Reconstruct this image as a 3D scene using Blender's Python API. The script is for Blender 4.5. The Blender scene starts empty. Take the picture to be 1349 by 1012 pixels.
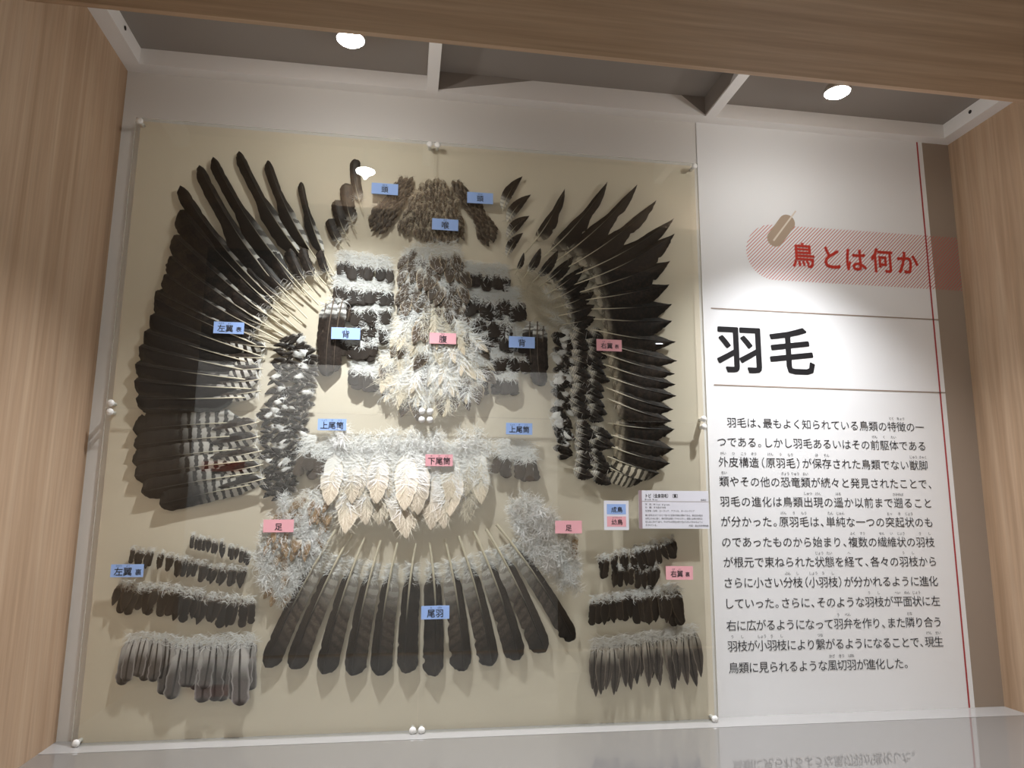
import bpy, math, random
from mathutils import Vector, Matrix

random.seed(7)
S = bpy.context.scene
COL = bpy.context.collection
R_ = math.radians

# ------------------------------------------------------------------ camera
FPX = 940.0
CAM_C = Vector((0.60821512, -1.49618752, 0.43625838))
CAM_X = Vector((0.98863467, -0.15012647, 0.00797072))
CAM_D = Vector((0.0327601, 0.16338556, -0.98601822))      # image-down direction
CAM_F = Vector((0.14672513, 0.97507292, 0.16644679))
cd = bpy.data.cameras.new('camera')
cam = bpy.data.objects.new('camera', cd)
COL.objects.link(cam)
cam.matrix_world = Matrix(((CAM_X.x, -CAM_D.x, -CAM_F.x, CAM_C.x),
                           (CAM_X.y, -CAM_D.y, -CAM_F.y, CAM_C.y),
                           (CAM_X.z, -CAM_D.z, -CAM_F.z, CAM_C.z),
                           (0, 0, 0, 1)))
cd.sensor_width = 36.0
cd.lens = FPX / 1349 * 36.0
cd.clip_start = 0.02
S.camera = cam

# ------------------------------------------------------------------ world, exposure
w = bpy.data.worlds.new('world')
S.world = w
w.use_nodes = True
w.node_tree.nodes['Background'].inputs[0].default_value = (1.0, 0.9, 0.8, 1)
w.node_tree.nodes['Background'].inputs[1].default_value = 0.012
S.view_settings.view_transform = 'Standard'
S.view_settings.look = 'None'
S.view_settings.gamma = 1
S.view_settings.use_curve_mapping = False
S.view_settings.exposure = 0.0


def area_light(name, loc, rot, sx, sy, power, col=(1, 1, 1)):
    d = bpy.data.lights.new(name, 'AREA')
    d.shape = 'RECTANGLE'
    d.size, d.size_y = sx, sy
    d.energy = power
    d.color = col
    o = bpy.data.objects.new(name, d)
    o.location = loc
    o.rotation_euler = rot
    COL.objects.link(o)
    return o


# unseen area lights added behind the visitor: one brightens the opposite exhibit panel,
# the other is a warm ambient fill over the aisle
area_light('added_panel_fill', (0.45, -2.2, 1.75), (R_(-42), 0, 0), 2.2, 0.15, 58, (1, 0.97, 0.93))
area_light('added_ambient_fill', (0.6, -1.9, 1.88), (R_(20), 0, 0), 1.6, 0.5, 3, (1, 0.86, 0.7))

# ------------------------------------------------------------------ helpers


def tag(o, label=None, cat=None, group=None, kind=None):
    if label:
        o['label'] = label
    if cat:
        o['category'] = cat
    if group:
        o['group'] = group
    if kind:
        o['kind'] = kind
    return o


def P(u, v, y=-0.022):
    """where the sight line of photo pixel (u, v) meets the vertical plane at depth y"""
    d = CAM_F + CAM_X * ((u - 674.5) / FPX) + CAM_D * ((v - 506.0) / FPX)
    return CAM_C + d * ((y - CAM_C.y) / d.y)


def empty(name, loc=(0, 0, 0)):
    o = bpy.data.objects.new(name, None)
    o.empty_display_size = 0.02
    o.location = loc
    COL.objects.link(o)
    return o


def ordinal(i):
    return ['first', 'second', 'third', 'fourth', 'fifth', 'sixth', 'seventh', 'eighth', 'ninth', 'tenth',
            'eleventh', 'twelfth', 'thirteenth', 'fourteenth', 'fifteenth', 'sixteenth', 'seventeenth',
            'eighteenth', 'nineteenth', 'twentieth', 'twenty-first', 'twenty-second', 'twenty-third',
            'twenty-fourth', 'twenty-fifth', 'twenty-sixth', 'twenty-seventh', 'twenty-eighth',
            'twenty-ninth', 'thirtieth'][i]


class MB:
    """collects vertices, faces, uvs and material slots for one mesh"""

    def __init__(self):
        self.v, self.f, self.m, self.uv = [], [], [], {}

    def box(self, a, b, mi=0):
        n = len(self.v)
        for z in (a[2], b[2]):
            for y in (a[1], b[1]):
                for x in (a[0], b[0]):
                    self.v.append((x, y, z))
        for q in ((0, 2, 3, 1), (4, 5, 7, 6), (0, 1, 5, 4), (2, 6, 7, 3), (0, 4, 6, 2), (1, 3, 7, 5)):
            self.f.append([n + i for i in q])
            self.m.append(mi)
        return self

    def poly(self, pts, mi=0):
        n = len(self.v)
        self.v += [tuple(p) for p in pts]
        self.f.append(list(range(n, n + len(pts))))
        self.m.append(mi)
        return self

    def prism(self, pts, d, mi=0):
        """polygon (list of 3-D points) extruded by vector d"""
        n = len(self.v)
        k = len(pts)
        d = Vector(d)
        self.v += [tuple(p) for p in pts] + [tuple(Vector(p) + d) for p in pts]
        self.f.append(list(range(n, n + k)))
        self.f.append(list(range(n + 2 * k - 1, n + k - 1, -1)))
        for i in range(k):
            j = (i + 1) % k
            self.f.append([n + j, n + i, n + k + i, n + k + j])
        self.m += [mi] * (k + 2)
        return self

    def lathe(self, prof, origin, axis, seg=20, mi=0):
        """profile [(r, h)] turned about axis through origin"""
        o = Vector(origin)
        a = Vector(axis).normalized()
        t = a.orthogonal().normalized()
        b = a.cross(t)
        n = len(self.v)
        for r, h in prof:
            for i in range(seg):
                c, s = math.cos(2 * math.pi * i / seg), math.sin(2 * math.pi * i / seg)
                self.v.append(tuple(o + a * h + t * (r * c) + b * (r * s)))
        for j in range(len(prof) - 1):
            for i in range(seg):
                k = (i + 1) % seg
                self.f.append([n + j * seg + i, n + j * seg + k, n + (j + 1) * seg + k, n + (j + 1) * seg + i])
                self.m.append(mi)
        if prof[0][0] > 1e-5:
            self.f.append([n + i for i in range(seg)][::-1])
            self.m.append(mi)
        if prof[-1][0] > 1e-5:
            self.f.append([n + (len(prof) - 1) * seg + i for i in range(seg)])
            self.m.append(mi)
        return self

    def tube(self, pts, radii, seg=5, mi=0, uvv=None):
        n = len(self.v)
        k = len(pts)
        for i, p in enumerate(pts):
            p = Vector(p)
            d = (Vector(pts[min(i + 1, k - 1)]) - Vector(pts[max(i - 1, 0)])).normalized()
            t = d.cross(Vector((0, 0, 1)))
            if t.length < 1e-4:
                t = Vector((1, 0, 0))
            t.normalize()
            b = d.cross(t)
            for s in range(seg):
                a = 2 * math.pi * s / seg
                if uvv:
                    self.uv[len(self.v)] = (0.5, uvv[i])
                self.v.append(tuple(p + t * (radii[i] * math.cos(a)) + b * (radii[i] * math.sin(a))))
        for i in range(k - 1):
            for s in range(seg):
                q = (s + 1) % seg
                self.f.append([n + i * seg + s, n + i * seg + q, n + (i + 1) * seg + q, n + (i + 1) * seg + s])
                self.m.append(mi)
        return self

    def mesh(self, name, mats, smooth=False):
        me = bpy.data.meshes.new(name)
        me.from_pydata(self.v, [], self.f)
        for m in mats:
            me.materials.append(m)
        me.polygons.foreach_set('material_index', self.m)
        if self.uv:
            uvl = me.uv_layers.new(name='uv')
            for lp in me.loops:
                uvl.data[lp.index].uv = self.uv.get(lp.vertex_index, (0.5, 0.5))
        if smooth:
            me.polygons.foreach_set('use_smooth', [True] * len(me.polygons))
        me.update()
        return me

    def obj(self, name, mats, parent=None, smooth=False, loc=None):
        if not isinstance(mats, (list, tuple)):
            mats = [mats]
        o = bpy.data.objects.new(name, self.mesh(name, mats, smooth))
        COL.objects.link(o)
        if parent:
            o.parent = parent
        if loc is not None:
            o.location = loc
        return o


def bevel(o, wd=0.001, seg=2):
    m = o.modifiers.new('bevel', 'BEVEL')
    m.width = wd
    m.segments = seg
    m.limit_method = 'ANGLE'
    return o


# ------------------------------------------------------------------ materials
def new_mat(name):
    m = bpy.data.materials.new(name)
    m.use_nodes = True
    nt = m.node_tree
    return m, nt, nt.nodes['Principled BSDF']


def plain(name, col, rough=0.6, spec=0.3, metallic=0.0, mottle=0.0, scale=30):
    m, nt, b = new_mat(name)
    b.inputs['Roughness'].default_value = rough
    b.inputs['Specular IOR Level'].default_value = spec
    b.inputs['Metallic'].default_value = metallic
    if mottle:
        n = nt.nodes.new('ShaderNodeTexNoise')
        tc = nt.nodes.new('ShaderNodeTexCoord')
        n.inputs['Scale'].default_value = scale
        n.inputs['Detail'].default_value = 6
        nt.links.new(tc.outputs['Object'], n.inputs['Vector'])
        r = nt.nodes.new('ShaderNodeValToRGB')
        r.color_ramp.elements[0].color = (*[c * (1 - mottle) for c in col], 1)
        r.color_ramp.elements[1].color = (*[min(1, c * (1 + mottle)) for c in col], 1)
        r.color_ramp.elements[0].position = .3
        r.color_ramp.elements[1].position = .7
        nt.links.new(n.outputs['Fac'], r.inputs['Fac'])
        nt.links.new(r.outputs['Color'], b.inputs['Base Color'])
    else:
        b.inputs['Base Color'].default_value = (*col, 1)
    return m


def emissive(name, col, strength):
    m, nt, b = new_mat(name)
    b.inputs['Base Color'].default_value = (0.8, 0.8, 0.8, 1)
    b.inputs['Emission Color'].default_value = (*col, 1)
    b.inputs['Emission Strength'].default_value = strength
    return m


def wood(name, stretch, c0, c1, c2):
    m, nt, b = new_mat(name)
    tc = nt.nodes.new('ShaderNodeTexCoord')
    mp = nt.nodes.new('ShaderNodeMapping')
    mp.inputs['Scale'].default_value = stretch
    nt.links.new(tc.outputs['Object'], mp.inputs['Vector'])
    n1 = nt.nodes.new('ShaderNodeTexNoise')
    n1.inputs['Scale'].default_value = 1.0
    n1.inputs['Detail'].default_value = 7
    n1.inputs['Roughness'].default_value = 0.62
    n1.inputs['Distortion'].default_value = 0.6
    nt.links.new(mp.outputs['Vector'], n1.inputs['Vector'])
    r = nt.nodes.new('ShaderNodeValToRGB')
    e = r.color_ramp.elements
    e[0].position, e[0].color = 0.28, (*c0, 1)
    e[1].position, e[1].color = 0.72, (*c2, 1)
    k = e.new(0.5)
    k.color = (*c1, 1)
    nt.links.new(n1.outputs['Fac'], r.inputs['Fac'])
    n2 = nt.nodes.new('ShaderNodeTexNoise')
    n2.inputs['Scale'].default_value = 5.0
    n2.inputs['Detail'].default_value = 3
    nt.links.new(mp.outputs['Vector'], n2.inputs['Vector'])
    mx = nt.nodes.new('ShaderNodeMix')
    mx.data_type = 'RGBA'
    mx.blend_type = 'MULTIPLY'
    mx.inputs['Factor'].default_value = 0.35
    nt.links.new(r.outputs['Color'], mx.inputs['A'])
    nt.links.new(n2.outputs['Fac'], mx.inputs['B'])
    nt.links.new(mx.outputs['Result'], b.inputs['Base Color'])
    b.inputs['Roughness'].default_value = 0.55
    b.inputs['Specular IOR Level'].default_value = 0.25
    return m


WOODC = ((0.45, 0.295, 0.182), (0.57, 0.395, 0.26), (0.66, 0.48, 0.33))
M_wood_v = wood('oak_veneer_upright', (26, 26, 1.1), *WOODC)
M_wood_h_shaded = wood('oak_veneer_level_shaded', (1.1, 26, 26), (0.36, 0.235, 0.14), (0.46, 0.31, 0.19), (0.53, 0.37, 0.235))  # same oak as the walls, with the header's shade put into its colour
M_wall = plain('wall_white_paint', (0.72, 0.70, 0.67), 0.75, 0.2)
M_taupe = plain('taupe_print', (0.33, 0.265, 0.21), 0.6, 0.3)
M_board = plain('cream_mount_board', (0.75, 0.665, 0.535), 0.8, 0.15, mottle=0.02, scale=3)
M_panel = plain('white_print_film', (0.82, 0.82, 0.82), 0.55, 0.3)
M_grayc = plain('gray_ceiling_sheet', (0.30, 0.27, 0.245), 0.85, 0.1)
M_trimw = plain('white_trim_metal', (0.86, 0.84, 0.82), 0.5, 0.3)
M_pin = plain('white_plastic_pin', (0.85, 0.84, 0.81), 0.3, 0.5)
M_black = plain('black_ink', (0.012, 0.011, 0.012), 0.6, 0.2)
M_ink = plain('charcoal_ink', (0.035, 0.035, 0.04), 0.6, 0.2)
M_red = plain('red_ink', (0.50, 0.045, 0.03), 0.6, 0.2)
M_redline = plain('dark_red_ink', (0.42, 0.06, 0.06), 0.6, 0.2)
M_tan = plain('tan_ink', (0.42, 0.32, 0.235), 0.6, 0.2)
M_palt = plain('pale_tan_ink', (0.72, 0.64, 0.54), 0.6, 0.2)
M_rule = plain('brown_rule_ink', (0.33, 0.26, 0.21), 0.6, 0.2)
M_blue = plain('blue_label_paper', (0.33, 0.48, 0.83), 0.7, 0.2)
M_pink = plain('pink_label_paper', (0.83, 0.42, 0.46), 0.7, 0.2)
M_card = plain('white_card_paper', (0.78, 0.78, 0.84), 0.7, 0.2)
M_mauve = plain('mauve_band_paper', (0.36, 0.26, 0.28), 0.7, 0.2)
M_screw = plain('dark_screw', (0.05, 0.045, 0.04), 0.4, 0.5, 0.8)


def deck_mat():
    m, nt, b = new_mat('glossy_white_deck')
    b.inputs['Base Color'].default_value = (0.22, 0.21, 0.20, 1)
    b.inputs['Roughness'].default_value = 0.004
    b.inputs['IOR'].default_value = 3.0
    b.inputs['Specular IOR Level'].default_value = 0.5
    return m


M_deck = deck_mat()
M_ledge = plain('white_ledge_sheet', (0.40, 0.39, 0.38), 0.05, 0.6)


def acrylic_mat():
    m, nt, b = new_mat('clear_acrylic')
    nt.nodes.remove(b)
    out = nt.nodes['Material Output']
    tr = nt.nodes.new('ShaderNodeBsdfTransparent')
    tr.inputs[0].default_value = (0.975, 0.985, 0.975, 1)
    gl = nt.nodes.new('ShaderNodeBsdfGlossy')
    gl.inputs['Roughness'].default_value = 0.0
    fr = nt.nodes.new('ShaderNodeFresnel')
    ge = nt.nodes.new('ShaderNodeNewGeometry')      # the sheet is thin: both faces act as air-to-acrylic
    mr = nt.nodes.new('ShaderNodeMapRange')
    mr.inputs['To Min'].default_value = 1.50
    mr.inputs['To Max'].default_value = 1 / 1.50
    nt.links.new(ge.outputs['Backfacing'], mr.inputs['Value'])
    nt.links.new(mr.outputs[0], fr.inputs['IOR'])
    mx = nt.nodes.new('ShaderNodeMixShader')
    nt.links.new(fr.outputs[0], mx.inputs[0])
    nt.links.new(tr.outputs[0], mx.inputs[1])
    nt.links.new(gl.outputs[0], mx.inputs[2])
    nt.links.new(mx.outputs[0], out.inputs[0])
    return m


M_acrylic = acrylic_mat()


def edge_mat():
    m, nt, b = new_mat('polished_acrylic_edge')
    b.inputs['Base Color'].default_value = (0.80, 0.80, 0.75, 1)
    b.inputs['Roughness'].default_value = 0.25
    b.inputs['Alpha'].default_value = 0.45
    return m


M_edge = edge_mat()


def hatch_mat():
    """fine red diagonal lines printed on a clear film"""
    m, nt, b = new_mat('red_hatch_print')
    tc = nt.nodes.new('ShaderNodeTexCoord')
    sp = nt.nodes.new('ShaderNodeSeparateXYZ')
    nt.links.new(tc.outputs['Object'], sp.inputs[0])
    sub = nt.nodes.new('ShaderNodeMath')
    sub.operation = 'SUBTRACT'
    nt.links.new(sp.outputs['X'], sub.inputs[0])
    nt.links.new(sp.outputs['Z'], sub.inputs[1])
    mul = nt.nodes.new('ShaderNodeMath')
    mul.operation = 'MULTIPLY'
    mul.inputs[1].default_value = 1 / 0.0085
    nt.links.new(sub.outputs[0], mul.inputs[0])
    fr = nt.nodes.new('ShaderNodeMath')
    fr.operation = 'FRACT'
    nt.links.new(mul.outputs[0], fr.inputs[0])
    lt = nt.nodes.new('ShaderNodeMath')
    lt.operation = 'LESS_THAN'
    lt.inputs[1].default_value = 0.27
    nt.links.new(fr.outputs[0], lt.inputs[0])
    b.inputs['Base Color'].default_value = (0.55, 0.11, 0.09, 1)
    b.inputs['Roughness'].default_value = 0.6
    nt.links.new(lt.outputs[0], b.inputs['Alpha'])
    return m


M_hatch = hatch_mat()


def vane_mat(name, dark, mid, pale, pale_lo=0.2, pale_hi=0.5, bars=0.0, freq=24.0, bar_col=None,
             side=0, edge=None, tip=None, rough=0.5, mottle=0.35, mfreq=12.0, streak=None, bar_side=0, outer=None, tip_at=(0.88, 0.96)):
    """feather web: colour runs from pale at the quill end (v small) to dark at the tip; optional bars,
    a pale fringe, a tip colour; side 0 both webs, 1 or -1 only one web carries the pale part"""
    m, nt, b = new_mat(name)
    N, L = nt.nodes, nt.links

    def math_(op, a, c=None, d=None):
        n = N.new('ShaderNodeMath')
        n.operation = op
        for i, x in enumerate((a, c, d)):
            if x is None:
                continue
            if isinstance(x, (int, float)):
                n.inputs[i].default_value = x
            else:
                L.new(x, n.inputs[i])
        return n.outputs[0]

    def mix(f, a, c):
        n = N.new('ShaderNodeMix')
        n.data_type = 'RGBA'
        for s, x in (('Factor', f), ('A', a), ('B', c)):
            if isinstance(x, (int, float)):
                n.inputs[s].default_value = x
            elif isinstance(x, tuple):
                n.inputs[s].default_value = (*x, 1)
            else:
                L.new(x, n.inputs[s])
        return n.outputs['Result']

    def sstep(x, lo, hi):
        n = N.new('ShaderNodeMapRange')
        n.interpolation_type = 'SMOOTHSTEP'
        n.inputs['From Min'].default_value = lo
        n.inputs['From Max'].default_value = hi
        L.new(x, n.inputs['Value'])
        return n.outputs['Result']

    uv = N.new('ShaderNodeUVMap')
    sp = N.new('ShaderNodeSeparateXYZ')
    L.new(uv.outputs[0], sp.inputs[0])
    u, v = sp.outputs['X'], sp.outputs['Y']
    oi = N.new('ShaderNodeObjectInfo')
    rnd = oi.outputs['Random']
    tc = N.new('ShaderNodeTexCoord')
    nz = N.new('ShaderNodeTexNoise')
    nz.inputs['Scale'].default_value = 160
    nz.inputs['Detail'].default_value = 3
    L.new(tc.outputs['Object'], nz.inputs['Vector'])
    au = math_('ABSOLUTE', math_('SUBTRACT', u, 0.5))
    # barbs sweep forward from the shaft
    sv = math_('SUBTRACT', v, math_('MULTIPLY', au, 0.10))
    wob = math_('MULTIPLY', math_('SUBTRACT', nz.outputs['Fac'], 0.5), 0.045)
    svn = math_('ADD', sv, wob)
    c = mix(sstep(nz.outputs['Fac'], 0.35, 0.75), dark, mid)
    if bars:
        br = math_('SINE', math_('ADD', math_('MULTIPLY', svn, freq * 6.283), math_('MULTIPLY', rnd, 6.0)))
        bf = math_('MULTIPLY', sstep(br, 0.0, 0.7), bars)
        if bar_side:
            inner = sstep(math_('MULTIPLY', math_('SUBTRACT', u, 0.5), float(bar_side)), -0.06, 0.10)
            bf = math_('MULTIPLY', bf, inner)
            if outer:
                c = mix(inner, outer, c)
        c = mix(bf, c, bar_col or pale)
    pf = math_('SUBTRACT', 1.0, sstep(svn, pale_lo, pale_hi))
    if side:
        pf = math_('MULTIPLY', pf, sstep(math_('MULTIPLY', math_('SUBTRACT', u, 0.5), float(side)), -0.02, 0.06))
    if mottle:
        sp2 = math_('SINE', math_('ADD', math_('ADD', math_('MULTIPLY', svn, mfreq * 6.283), math_('MULTIPLY', au, 9.0)), math_('MULTIPLY', rnd, 5.0)))
        sp2 = math_('SUBTRACT', 1.0, math_('MULTIPLY', sstep(sp2, -0.1, 0.5), mottle))
        pf = math_('MULTIPLY', pf, sp2)
    c = mix(pf, c, pale)
    if edge:
        c = mix(sstep(au, 0.36, 0.5), c, edge)
    if streak:
        c = mix(math_('SUBTRACT', 1.0, sstep(au, 0.02, 0.11)), c, streak)
    if tip:
        c = mix(sstep(svn, *tip_at), c, tip)
    # individual tone of each feather
    hs = N.new('ShaderNodeHueSaturation')
    L.new(math_('ADD', math_('MULTIPLY', rnd, 0.5), 0.75), hs.inputs['Value'])
    L.new(c, hs.inputs['Color'])
    L.new(hs.outputs[0], b.inputs['Base Color'])
    b.inputs['Roughness'].default_value = rough
    b.inputs['Specular IOR Level'].default_value = 0.25
    return m


def down_mat(name, col):
    m, nt, b = new_mat(name)
    b.inputs['Base Color'].default_value = (*col, 1)
    b.inputs['Roughness'].default_value = 0.9
    b.inputs['Specular IOR Level'].default_value = 0.05
    out = nt.nodes['Material Output']
    # loose barbs scatter light like fur: soften their facing towards a common outward direction
    ge = nt.nodes.new('ShaderNodeNewGeometry')
    va = nt.nodes.new('ShaderNodeVectorMath')
    va.operation = 'ADD'
    va.inputs[1].default_value = (0, -0.35, 0.95)
    vn = nt.nodes.new('ShaderNodeVectorMath')
    vn.operation = 'NORMALIZE'
    nt.links.new(ge.outputs['Normal'], va.inputs[0])
    nt.links.new(va.outputs[0], vn.inputs[0])
    nt.links.new(vn.outputs[0], b.inputs['Normal'])
    tl = nt.nodes.new('ShaderNodeBsdfTranslucent')
    tl.inputs[0].default_value = (*col, 1)
    mx = nt.nodes.new('ShaderNodeMixShader')
    mx.inputs[0].default_value = 0.45
    nt.links.new(b.outputs[0], mx.inputs[1])
    nt.links.new(tl.outputs[0], mx.inputs[2])
    nt.links.new(mx.outputs[0], out.inputs[0])
    return m


M_down = down_mat('white_down', (0.95, 0.94, 0.92))
M_downg = down_mat('grayish_down', (0.78, 0.74, 0.69))
M_downc = down_mat('cream_down', (0.82, 0.75, 0.62))
M_quill = plain('ivory_quill', (0.72, 0.62, 0.44), 0.35, 0.45)


def shaft_mat():
    m, nt, b = new_mat('feather_shaft')
    uv = nt.nodes.new('ShaderNodeUVMap')
    sp = nt.nodes.new('ShaderNodeSeparateXYZ')
    nt.links.new(uv.outputs[0], sp.inputs[0])
    r = nt.nodes.new('ShaderNodeValToRGB')
    e = r.color_ramp.elements
    e[0].position, e[0].color = 0.22, (0.74, 0.66, 0.50, 1)
    e[1].position, e[1].color = 0.62, (0.030, 0.022, 0.016, 1)
    nt.links.new(sp.outputs['Y'], r.inputs['Fac'])
    nt.links.new(r.outputs['Color'], b.inputs['Base Color'])
    b.inputs['Roughness'].default_value = 0.4
    return m


M_shaft = shaft_mat()
M_quilld = plain('brown_shaft', (0.16, 0.12, 0.09), 0.4, 0.4)

BLK, BRN, WHT = (0.009, 0.007, 0.006), (0.030, 0.020, 0.014), (0.62, 0.60, 0.57)
V_prim = vane_mat('black_primary_web', BLK, (0.022, 0.016, 0.012), (0.72, 0.70, 0.67), 0.36, 0.58, side=1, mottle=0.75, rough=0.6, mfreq=10)
V_prim_mid = vane_mat('barred_primary_web', BLK, BRN, (0.62, 0.59, 0.55), 0.38, 0.66, bars=0.12, freq=9, side=1, mottle=0.95, bar_col=(0.10, 0.075, 0.05), rough=0.6, mfreq=9)
V_sec = vane_mat('black_secondary_web', BLK, (0.020, 0.015, 0.011), (0.45, 0.42, 0.39), 0.22, 0.40, side=1, mottle=0.9, rough=0.6, mfreq=9)
V_sec_barred = vane_mat('barred_secondary_web', (0.014, 0.011, 0.009), BRN, (0.55, 0.52, 0.48), 0.34, 0.66, mottle=0.97, rough=0.6, mfreq=13)
V_cov = vane_mat('dark_covert_web', (0.014, 0.010, 0.008), (0.045, 0.030, 0.021), (0.62, 0.58, 0.52), 0.16, 0.40, mottle=0.4)
V_cov_spot = vane_mat('spotted_covert_web', (0.016, 0.011, 0.008), (0.05, 0.034, 0.024), (0.80, 0.77, 0.72), 0.55, 0.85, side=-1, mottle=1.0, mfreq=6.5)
V_rprim = vane_mat('brown_black_primary_web', (0.012, 0.009, 0.007), (0.032, 0.021, 0.014), (0.55, 0.48, 0.38), 0.18, 0.34, mottle=0.6, rough=0.65)
V_rsec = vane_mat('dark_brown_secondary_web', (0.014, 0.010, 0.007), (0.040, 0.026, 0.017), (0.55, 0.47, 0.36), 0.12, 0.28, mottle=0.5, bars=0.15, freq=8, bar_col=(0.07, 0.045, 0.028), rough=0.65)
V_rsec_b = vane_mat('white_barred_secondary_web', (0.018, 0.013, 0.009), BRN, (0.66, 0.58, 0.46), 0.5, 0.9, side=1, mottle=0.9, rough=0.65, mfreq=8)
V_tail = vane_mat('barred_tail_web', (0.085, 0.061, 0.045), (0.16, 0.122, 0.092), (0.62, 0.58, 0.52), 0.20, 0.56, bars=0.75, freq=14, bar_col=(0.040, 0.028, 0.020), side=1, mottle=0.45, tip=(0.020, 0.014, 0.010), mfreq=14, bar_side=1, outer=(0.040, 0.028, 0.020), tip_at=(0.62, 0.95))
V_tail_r = vane_mat('barred_left_tail_web', (0.085, 0.061, 0.045), (0.16, 0.122, 0.092), (0.62, 0.58, 0.52), 0.20, 0.56, bars=0.75, freq=14, bar_col=(0.040, 0.028, 0.020), side=-1, mottle=0.45, tip=(0.020, 0.014, 0.010), mfreq=14, bar_side=-1, outer=(0.040, 0.028, 0.020), tip_at=(0.62, 0.95))
V_tail_d = vane_mat('plain_dark_tail_web', (0.032, 0.023, 0.017), (0.065, 0.047, 0.035), (0.20, 0.16, 0.12), 0.18, 0.34, bars=0.3, freq=9, bar_col=(0.022, 0.016, 0.012), mottle=0.4)
V_back = vane_mat('brown_back_web', (0.018, 0.012, 0.009), (0.050, 0.034, 0.024), (0.26, 0.21, 0.165), 0.40, 0.56, mottle=0.2)
V_scap = vane_mat('dark_scapular_web', (0.022, 0.015, 0.012), (0.050, 0.034, 0.026), (0.70, 0.68, 0.65), 0.14, 0.26, mottle=0.7)
V_less = vane_mat('dark_lesser_covert_web', (0.010, 0.007, 0.005), (0.036, 0.024, 0.016), (0.40, 0.36, 0.31), 0.12, 0.34, edge=(0.055, 0.036, 0.023), mottle=0.3)
V_less_w = vane_mat('white_based_covert_web', (0.05, 0.034, 0.023), (0.10, 0.07, 0.05), (0.84, 0.82, 0.80), 0.62, 0.86, mottle=0.2)
V_throat = vane_mat('mottled_throat_web', (0.07, 0.048, 0.033), (0.16, 0.115, 0.08), (0.42, 0.34, 0.25), 0.3, 0.6, edge=(0.36, 0.28, 0.19), mottle=0.4)
V_crown = vane_mat('dark_crown_web', (0.030, 0.021, 0.015), (0.09, 0.06, 0.042), (0.22, 0.17, 0.12), 0.3, 0.6, edge=(0.20, 0.14, 0.09), mottle=0.4)
V_belly = vane_mat('streaked_belly_web', (0.055, 0.038, 0.027), (0.15, 0.108, 0.075), (0.66, 0.60, 0.51), 0.30, 0.6, edge=(0.44, 0.35, 0.25), mottle=0.2)
V_cream = vane_mat('cream_belly_web', (0.58, 0.48, 0.34), (0.72, 0.63, 0.48), (0.88, 0.84, 0.77), 0.4, 0.75, mottle=0.0, edge=(0.84, 0.77, 0.65), rough=0.8)
V_tanv = vane_mat('tan_leg_web', (0.30, 0.19, 0.10), (0.46, 0.32, 0.18), (0.80, 0.74, 0.64), 0.25, 0.5, mottle=0.0, rough=0.8)
V_under = vane_mat('cream_undertail_web', (0.50, 0.42, 0.31), (0.68, 0.60, 0.48), (0.92, 0.89, 0.84), 0.36, 0.80, mottle=0.0, edge=(0.80, 0.72, 0.59), rough=0.8)
V_upper = vane_mat('brown_uppertail_web', (0.05, 0.035, 0.024), (0.11, 0.078, 0.055), (0.66, 0.61, 0.54), 0.36, 0.56, mottle=0.2)
V_line = vane_mat('dark_lining_web', (0.020, 0.014, 0.010), (0.055, 0.037, 0.025), (0.20, 0.155, 0.115), 0.18, 0.36, edge=(0.085, 0.06, 0.04), mottle=0.2)
V_ling = vane_mat('gray_lining_web', (0.085, 0.072, 0.066), (0.18, 0.157, 0.145), (0.50, 0.47, 0.45), 0.25, 0.62, edge=(0.34, 0.31, 0.30), tip=(0.03, 0.024, 0.02), mottle=0.0, streak=(0.035, 0.028, 0.024))
V_lingr = vane_mat('brown_gray_lining_web', (0.050, 0.038, 0.030), (0.12, 0.093, 0.073), (0.42, 0.37, 0.31), 0.20, 0.5, edge=(0.24, 0.19, 0.15), mottle=0.0, streak=(0.03, 0.022, 0.017))

# ------------------------------------------------------------------ setting
CW, CH = 1.9411, 1.34           # case width, height of the ceiling trim
FRONT = -0.75                   # front edge of the case
HDR = 1.20                      # underside of the front header


def struct(name, mb, mats, **k):
    return tag(mb.obj(name, mats, **k), kind='structure')


struct('wall_back', MB().box((-0.05, 0, -0.04), (CW + 0.05, 0.04, 1.62)), M_wall)
struct('wall_left', MB().box((-0.04, FRONT, -0.04), (0, 0, 1.62)), M_wood_v)
struct('wall_right', MB().box((CW, FRONT, -0.04), (CW + 0.04, 0, 1.62)), M_wood_v)
fl = MB().box((0, FRONT, -0.04), (CW, -0.0702, 0.004))
struct('trim_10', MB().box((0, -0.068, -0.04), (CW, 0, 0.004)), M_ledge)
struct('floor', fl, M_deck)
struct('trim_9', MB().box((0, FRONT - 0.04, -0.12), (CW, FRONT, 0.004)), M_wood_h_shaded)
# front header with a chamfered inner lip
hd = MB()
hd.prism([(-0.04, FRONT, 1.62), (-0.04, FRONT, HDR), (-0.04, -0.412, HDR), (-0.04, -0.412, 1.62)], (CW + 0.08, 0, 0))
struct('wall_front', hd, M_wood_h_shaded)
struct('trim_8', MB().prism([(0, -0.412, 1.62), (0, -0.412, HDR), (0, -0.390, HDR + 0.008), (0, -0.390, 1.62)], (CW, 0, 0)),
       wood('oak_veneer_lip_lit', (1.1, 26, 26), *[tuple(min(1, c * 1.15) for c in q) for q in WOODC]))  # wall oak lightened: lamplight on the lip is put into its colour
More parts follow.
